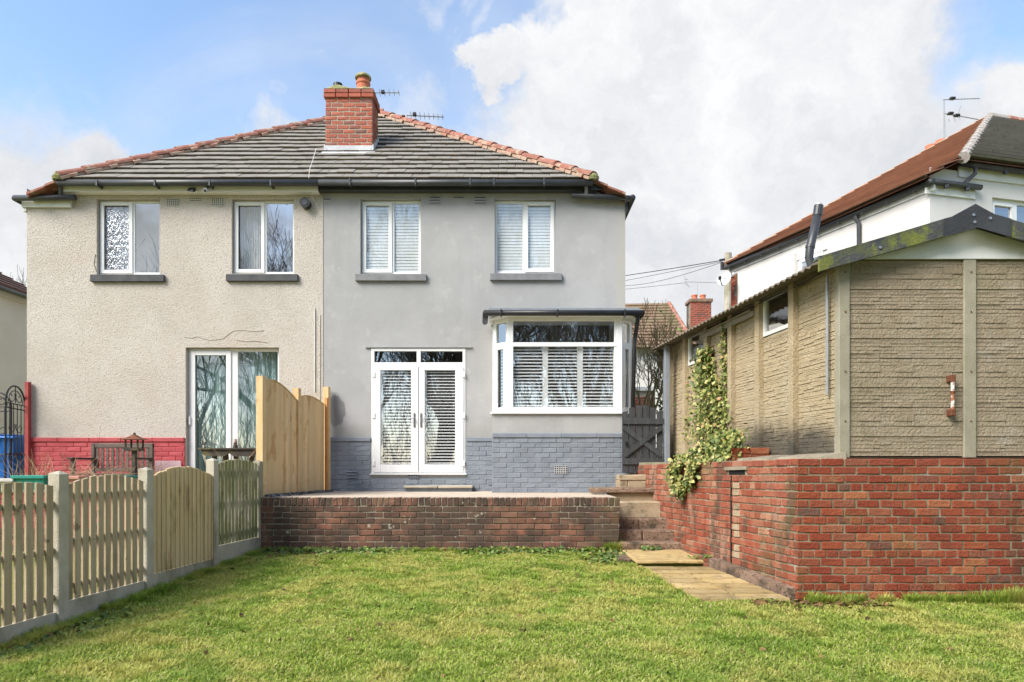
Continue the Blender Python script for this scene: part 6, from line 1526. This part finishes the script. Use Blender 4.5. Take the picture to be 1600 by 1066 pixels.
    # chimney pots peeping over the hip
    for px,py in ((1454.5,228),(1470.5,220)):
        Yc=18.5; c=at(px,py,Yc); MB().lathe((c.x,Yc,c.z-1.2),[(.17,0),(.15,1.02),(.165,1.03),(.165,1.10),(.15,1.11),(.14,1.2)],16).build('chimney_pot',terracotta,t)
    c=at(1463,270,18.5); MB().box(c.x-.45,c.x+.6,18.2,18.8,8.3,c.z+.0).build('chimney',brick_chimney,t)
    c=at(1476,232,18.4); top=at(1475,156,18.4)
    a_=thing('tv_aerial',(c.x,18.4,c.z-.4),'tall twin boom tv aerial on the neighbour chimney','aerial')
    MB().tube([(c.x,18.4,c.z-.5),(top.x,18.4,top.z)],.02,8).build('mast',alu,a_)
    e1=at(1530,154,18.4); MB().tube([(top.x-.03,18.4,top.z),e1],.012,6).build('boom',alu,a_)
    for k in range(9):
        p=Vector((top.x,18.4,top.z)).lerp(e1,.25+.75*k/8); MB().tube([p-Vector((0,.05,.04)),p+Vector((0,.05,.04))],.006,5).build('element',alu,a_)
    s1_=at(1481,178,18.4); e2=at(1534,188,18.4); MB().tube([s1_,e2],.012,6).build('boom',alu,a_)
    MB().tube([Vector((top.x,18.4,s1_.z)),s1_],.012,6).build('arm',alu,a_)
    for (qa,qb) in (((1496,184),(1501,166)),((1487,176),(1493,190)),((1482,186),(1484,190)),((1498,178),(1500,187))): MB().tube([at(*qa,18.4),at(*qb,18.4)],.008,5).build('element',alu,a_)
    for (qa) in ((1485,177.5),(1495,180.5),(1488,154)): c2=at(*qa,18.4); MB().cbox(c2.x-.07,c2.x+.07,18.35,18.45,c2.z-.03,c2.z+.03,.01).build('dipole_box',black,a_)
    # satellite dish on the far corner
    Yd=16.45; c=at(1131,434,Yd); ds_=thing('satellite_dish',(c.x,Yd,c.z),'pale satellite dish on the far corner of the white neighbour house','dish')
    nrm=Vector((-.55,-.80,.25)).normalized(); u=nrm.cross(Vector((0,0,1))).normalized(); v_=u.cross(nrm); b=MB(); rings=6; seg=24
    P=[[c+(u*math.cos(2*math.pi*j/seg)*.95+v_*math.sin(2*math.pi*j/seg)*1.08)*(.20*k/rings)*.93-nrm*(.05*(1-(k/rings)**2)) for j in range(seg)] for k in range(rings+1)]
    for k in range(rings):
        for j in range(seg): b.quad(P[k][j],P[k][(j+1)%seg],P[k+1][(j+1)%seg],P[k+1][j])
    b.build('reflector',M('dish_grey',(.50,.49,.50),(.55,.54,.55),10,.5),ds_,smooth=True)
    b=MB(); b.tube([c-v_*.2,c-v_*.24+nrm*.1,c-v_*.16+nrm*.27],.012,6); b.build('feed_arm',black,ds_); f_=c-v_*.16+nrm*.27; MB().cbox(f_.x-.03,f_.x+.03,f_.y-.03,f_.y+.03,f_.z-.03,f_.z+.05,.008).build('lnb',black,ds_)
    MB().tube([c-nrm*.05,c-nrm*.05+Vector((.25,.05,.05))],.02,8).build('bracket',black,ds_)
right_house()

# ------------------------------------------------------------------ far house with chimney, left neighbour house
def far_house():
    Y=27.0; t=thing('far_house',(ax(1040,Y),Y+4,1.2),'distant house with mossy brown hipped roof and brick chimney beyond the garage','house')
    x0,x1=ax(955,Y),ax(1160,Y); ze=az(545,Y); xr_,zr=ax(1045,Y+3.5),az(474,Y+3.5)
    b=MB(); b.box(x0,x1,Y,Y+8,1.0,ze); b.build('wall',white_render,t)
    A=Vector((xr_,Y+3.5,zr)); A2=Vector((x0-3,Y+3.5,zr-.1)); c0=Vector((x0-4,Y-.35,ze-.05)); c1=Vector((ax(1085,Y),Y-.35,ze-.05)); c2=Vector((ax(1110,Y)+1.0,Y+7.5,ze-.05))
    r=MB(); r.poly([c0,c1,A,A2]); r.poly([c1,c2,A]); r.poly([c2,c0+Vector((0,8,0)),A2,A]); roof=r.build('roof',tile_brown,t)
    for (p0,p1,q0,q1,n,m,nm) in ((c0,c1,A2,A,15,M('mossy_far_tile',(.19,.12,.075),(.24,.155,.10),3,.95,.3,30,stains=[((.16,.15,.07),1.2,.5,.7,.7)]),'rear_tile_courses'),(c1,c2,A,A,15,MATS['mossy_far_tile'],'side_tile_courses')):
        b=MB(); nor=(p1-p0).cross(A-p0).normalized(); nor=nor if nor.z>0 else -nor
        for k in range(n):
            f0,f1=k/n,min(1,(k+1.1)/n); a,c,d,e=p0.lerp(q0,f0),p1.lerp(q1,f0),p1.lerp(q1,f1),p0.lerp(q0,f1); b.hexa([a,c,d,e,a+nor*.06,c+nor*.06,d+nor*.015,e+nor*.015])
        tag(b.build(nm,m,roof),kind='stuff')
    MB().tube([c1,A],.10,8).build('hip_tiles',hip_red,roof)
    cx0_,cx1_=ax(1074,Y+3),ax(1108.5,Y+3); cz=az(472,Y+3); ch_=MB().box(cx0_+.04,cx1_-.04,Y+2.6,Y+3.3,5,cz-.1).build('chimney',mortar_dark,t)
    for c in range(12):
        off=.12 if c%2 else 0; x=cx0_+.03-off
        while x<cx1_-.05:
            xa,xb=max(x,cx0_+.03),min(x+.24,cx1_-.03); x+=.25
            if xb-xa>.06: inst('brick',brick_mesh(round(xb-xa-.012,2),.075,.1,brick_chimney,0),ch_,((xa+xb)/2,Y+2.58,cz-.1-.09*(c+1)))
    MB().cbox(cx0_-.02,cx1_+.02,Y+2.53,Y+3.36,cz-.1,cz+.04,.01).build('chimney_cap',step_stone,ch_)
    for px in (1085,1098):
        c=at(px,468,Y+3); MB().lathe((c.x,Y+3,cz+.03),[(.14,0),(.12,.2),(.14,.22),(.14,.27)],12).build('chimney_pot',terracotta,ch_)
    p=at(1088,472,Y+3); tp=at(1089.5,443,Y+3); a_=thing('tv_aerial',(p.x,Y+3,p.z),'thin tv aerial on the distant brick chimney','aerial'); MB().tube([(p.x,Y+3,p.z-.5),(tp.x,Y+3,tp.z)],.02,6).build('mast',alu,a_); e=at(1071,440.5,Y+3); e2=at(1119,442,Y+3); MB().tube([e,e2],.012,5).build('boom',alu,a_)
    for (qa,qb) in (((1069,431),(1072,447)),((1070,436),(1075,437)),((1071,441),(1077,449))): MB().tube([at(*qa,Y+3),at(*qb,Y+3)],.012,5).build('element',alu,a_)
    # low brick outbuilding wall seen above the gate
    Yq=20; w_=thing('far_brick_wall',(ax(1012,Yq),Yq,1.2),'low red brick wall with white coping seen past the downpipe','wall')
    MB().box(ax(985,Yq),ax(1024,Yq),Yq+.01,Yq+.2,1.2,az(611,Yq)).build('mortar_core',mortar_light,w_)
    brick_face(w_,(ax(985,Yq),Yq),(ax(1024,Yq),Yq),1.5,26,.0835,brick_chimney,jit=.002,skip=lambda s,z: z>az(613,Yq)-.08)
    MB().box(ax(985,Yq)-.05,ax(1026,Yq),Yq-.05,Yq+.3,az(611,Yq)+.002,az(605,Yq)).build('coping',white_paint,w_)
far_house()
ho=thing('hedge',(ax(1052,17),17,1.2),'dark evergreen hedge glimpsed beside the bare tree trunk','hedge')
pts=RNG.normal(0,1,(2200,3))*np.array([.22,.3,.75])+np.array([ax(1056,17),17.2,3.0]); hf=leaf_cloud('foliage',pts,RNG.normal(0,1,(2200,3)),.07,weed_mat,ho); tag(hf,kind='stuff'); MB().tube([(ax(1054,17),17.2,1.1),(ax(1054,17),17.2,3.2)],.05,6).build('trunk',bark,ho)
def left_house():
    t=thing('neighbour_house',(-14,17,1.2),'cream neighbour house beyond the iron gate with dark brown roof','house')
    A=Vector((ax(-140,14.2),14.2)); B=Vector((ax(60,18.0),18.0)); zt_=0
    # wall face receding to the right
    za,zb_=az(430,15.6),az(430,15.6); zt_=5.95
    C_=A+Vector((-6,2.5)); 
    b=MB(); b.quad((*A,1.0),(*B,1.0),(*B,zt_),(*A,zt_)); b.quad((*C_,1.0),(*A,1.0),(*A,zt_),(*C_,zt_)); D_=B+Vector((-6,2.5)); b.quad((*B,1.0),(*D_,1.0),(*D_,zt_),(*B,zt_)); b.build('wall',cream_render,t)
    d=(B-A).normalized(); n=Vector((d.y,-d.x))
    e0=Vector((*(A+n*.25-d*.3),zt_+.03)); e1=Vector((*(B+n*.25+d*.3),zt_+.03)); mid=(A+B)/2-n*3.2; ap0=Vector((*(mid-d*1.5),zt_+2.1)); ap1=Vector((*(mid+d*.6),zt_+2.1)); e2=Vector((*(D_),zt_+.03)); e3=Vector((*(C_),zt_+.03))
    rf=MB(); rf.poly([e0,e1,ap1,ap0]); rf.poly([e1,e2,ap1]); rf.poly([e3,e0,ap0]); roof=rf.build('roof',tile_brown,t)
    b=MB(); nor=(e1-e0).cross(ap0-e0).normalized(); nor=nor if nor.z>0 else -nor
    for k in range(16):
        f0,f1=k/16,min(1,(k+1.1)/16); a,c,d_,e=e0.lerp(ap0,f0),e1.lerp(ap1,f0),e1.lerp(ap1,f1),e0.lerp(ap0,f1); b.hexa([a,c,d_,e,a+nor*.05,c+nor*.05,d_+nor*.012,e+nor*.012])
    tag(b.build('tile_courses',M('purple_brown_tile',(.12,.075,.065),(.16,.10,.085),5,.9,.3,40),roof),kind='stuff')
    gutter(t,[e0+Vector((0,0,-.08)),e1+Vector((0,0,-.08))],r=.06)
    b=MB(); b.beam((*(A+n*.02),zt_-.10),(*(B+n*.02),zt_-.10),.03,.18); b.build('fascia',cream_render,t)
    p=at(12,464,15.9)
    f=((p.x-A.x)*d.x+(p.y-A.y)*d.y); q_=A+d*f; b=MB(); b.beam((*(q_+n*.01-d*.11),p.z),(*(q_+n*.01+d*.11),p.z),.03,.06); b.build('air_vent',air_brick,t)
left_house()
# telegraph pole and wires
Yp=22.; c=at(1137.5,396,Yp); tpn=thing('telegraph_pole',(c.x,Yp,1.2),'old timber telegraph pole behind the satellite dish','pole')
MB().tube([(c.x,Yp,1.0),(c.x,Yp,c.z)],[.14,.115],12).build('pole',conc_fence,tpn)
MB().beam(at(1124,407,Yp),at(1147,403,Yp),.06,.06).build('cross_arm',black,tpn)
for (px,py) in ((1128,409),(1132,409),(1148,406)): v=at(px,py,Yp); MB().lathe((v.x,Yp,v.z-.26),[(.05,0),(.05,.22),(.03,.26)],8).build('insulator',black,tpn)
for k,(a,b_) in enumerate((((1128,407,22),(700,440,45)),((1127,409,22),(640,470,45)),((1128,410,22),(900,438,35)),((1070,442,29),(700,447,45)))):
    p,q_=at(*a),at(*b_); pts=[p.lerp(q_,i/14)+Vector((0,0,-.5*math.sin(math.pi*i/14))) for i in range(15)]
    wo=MB().tube(pts,.013 if k==0 else .008,4).build('overhead_wire',wire_mat); tag(wo,['thickest and topmost overhead wire running off the telegraph pole','thin overhead wire running lowest to the left from the pole insulators','thin overhead wire from the telegraph pole sagging above the far roof','faint wire running from the distant chimney aerial behind the grey house'][k],'wire','overhead wires')
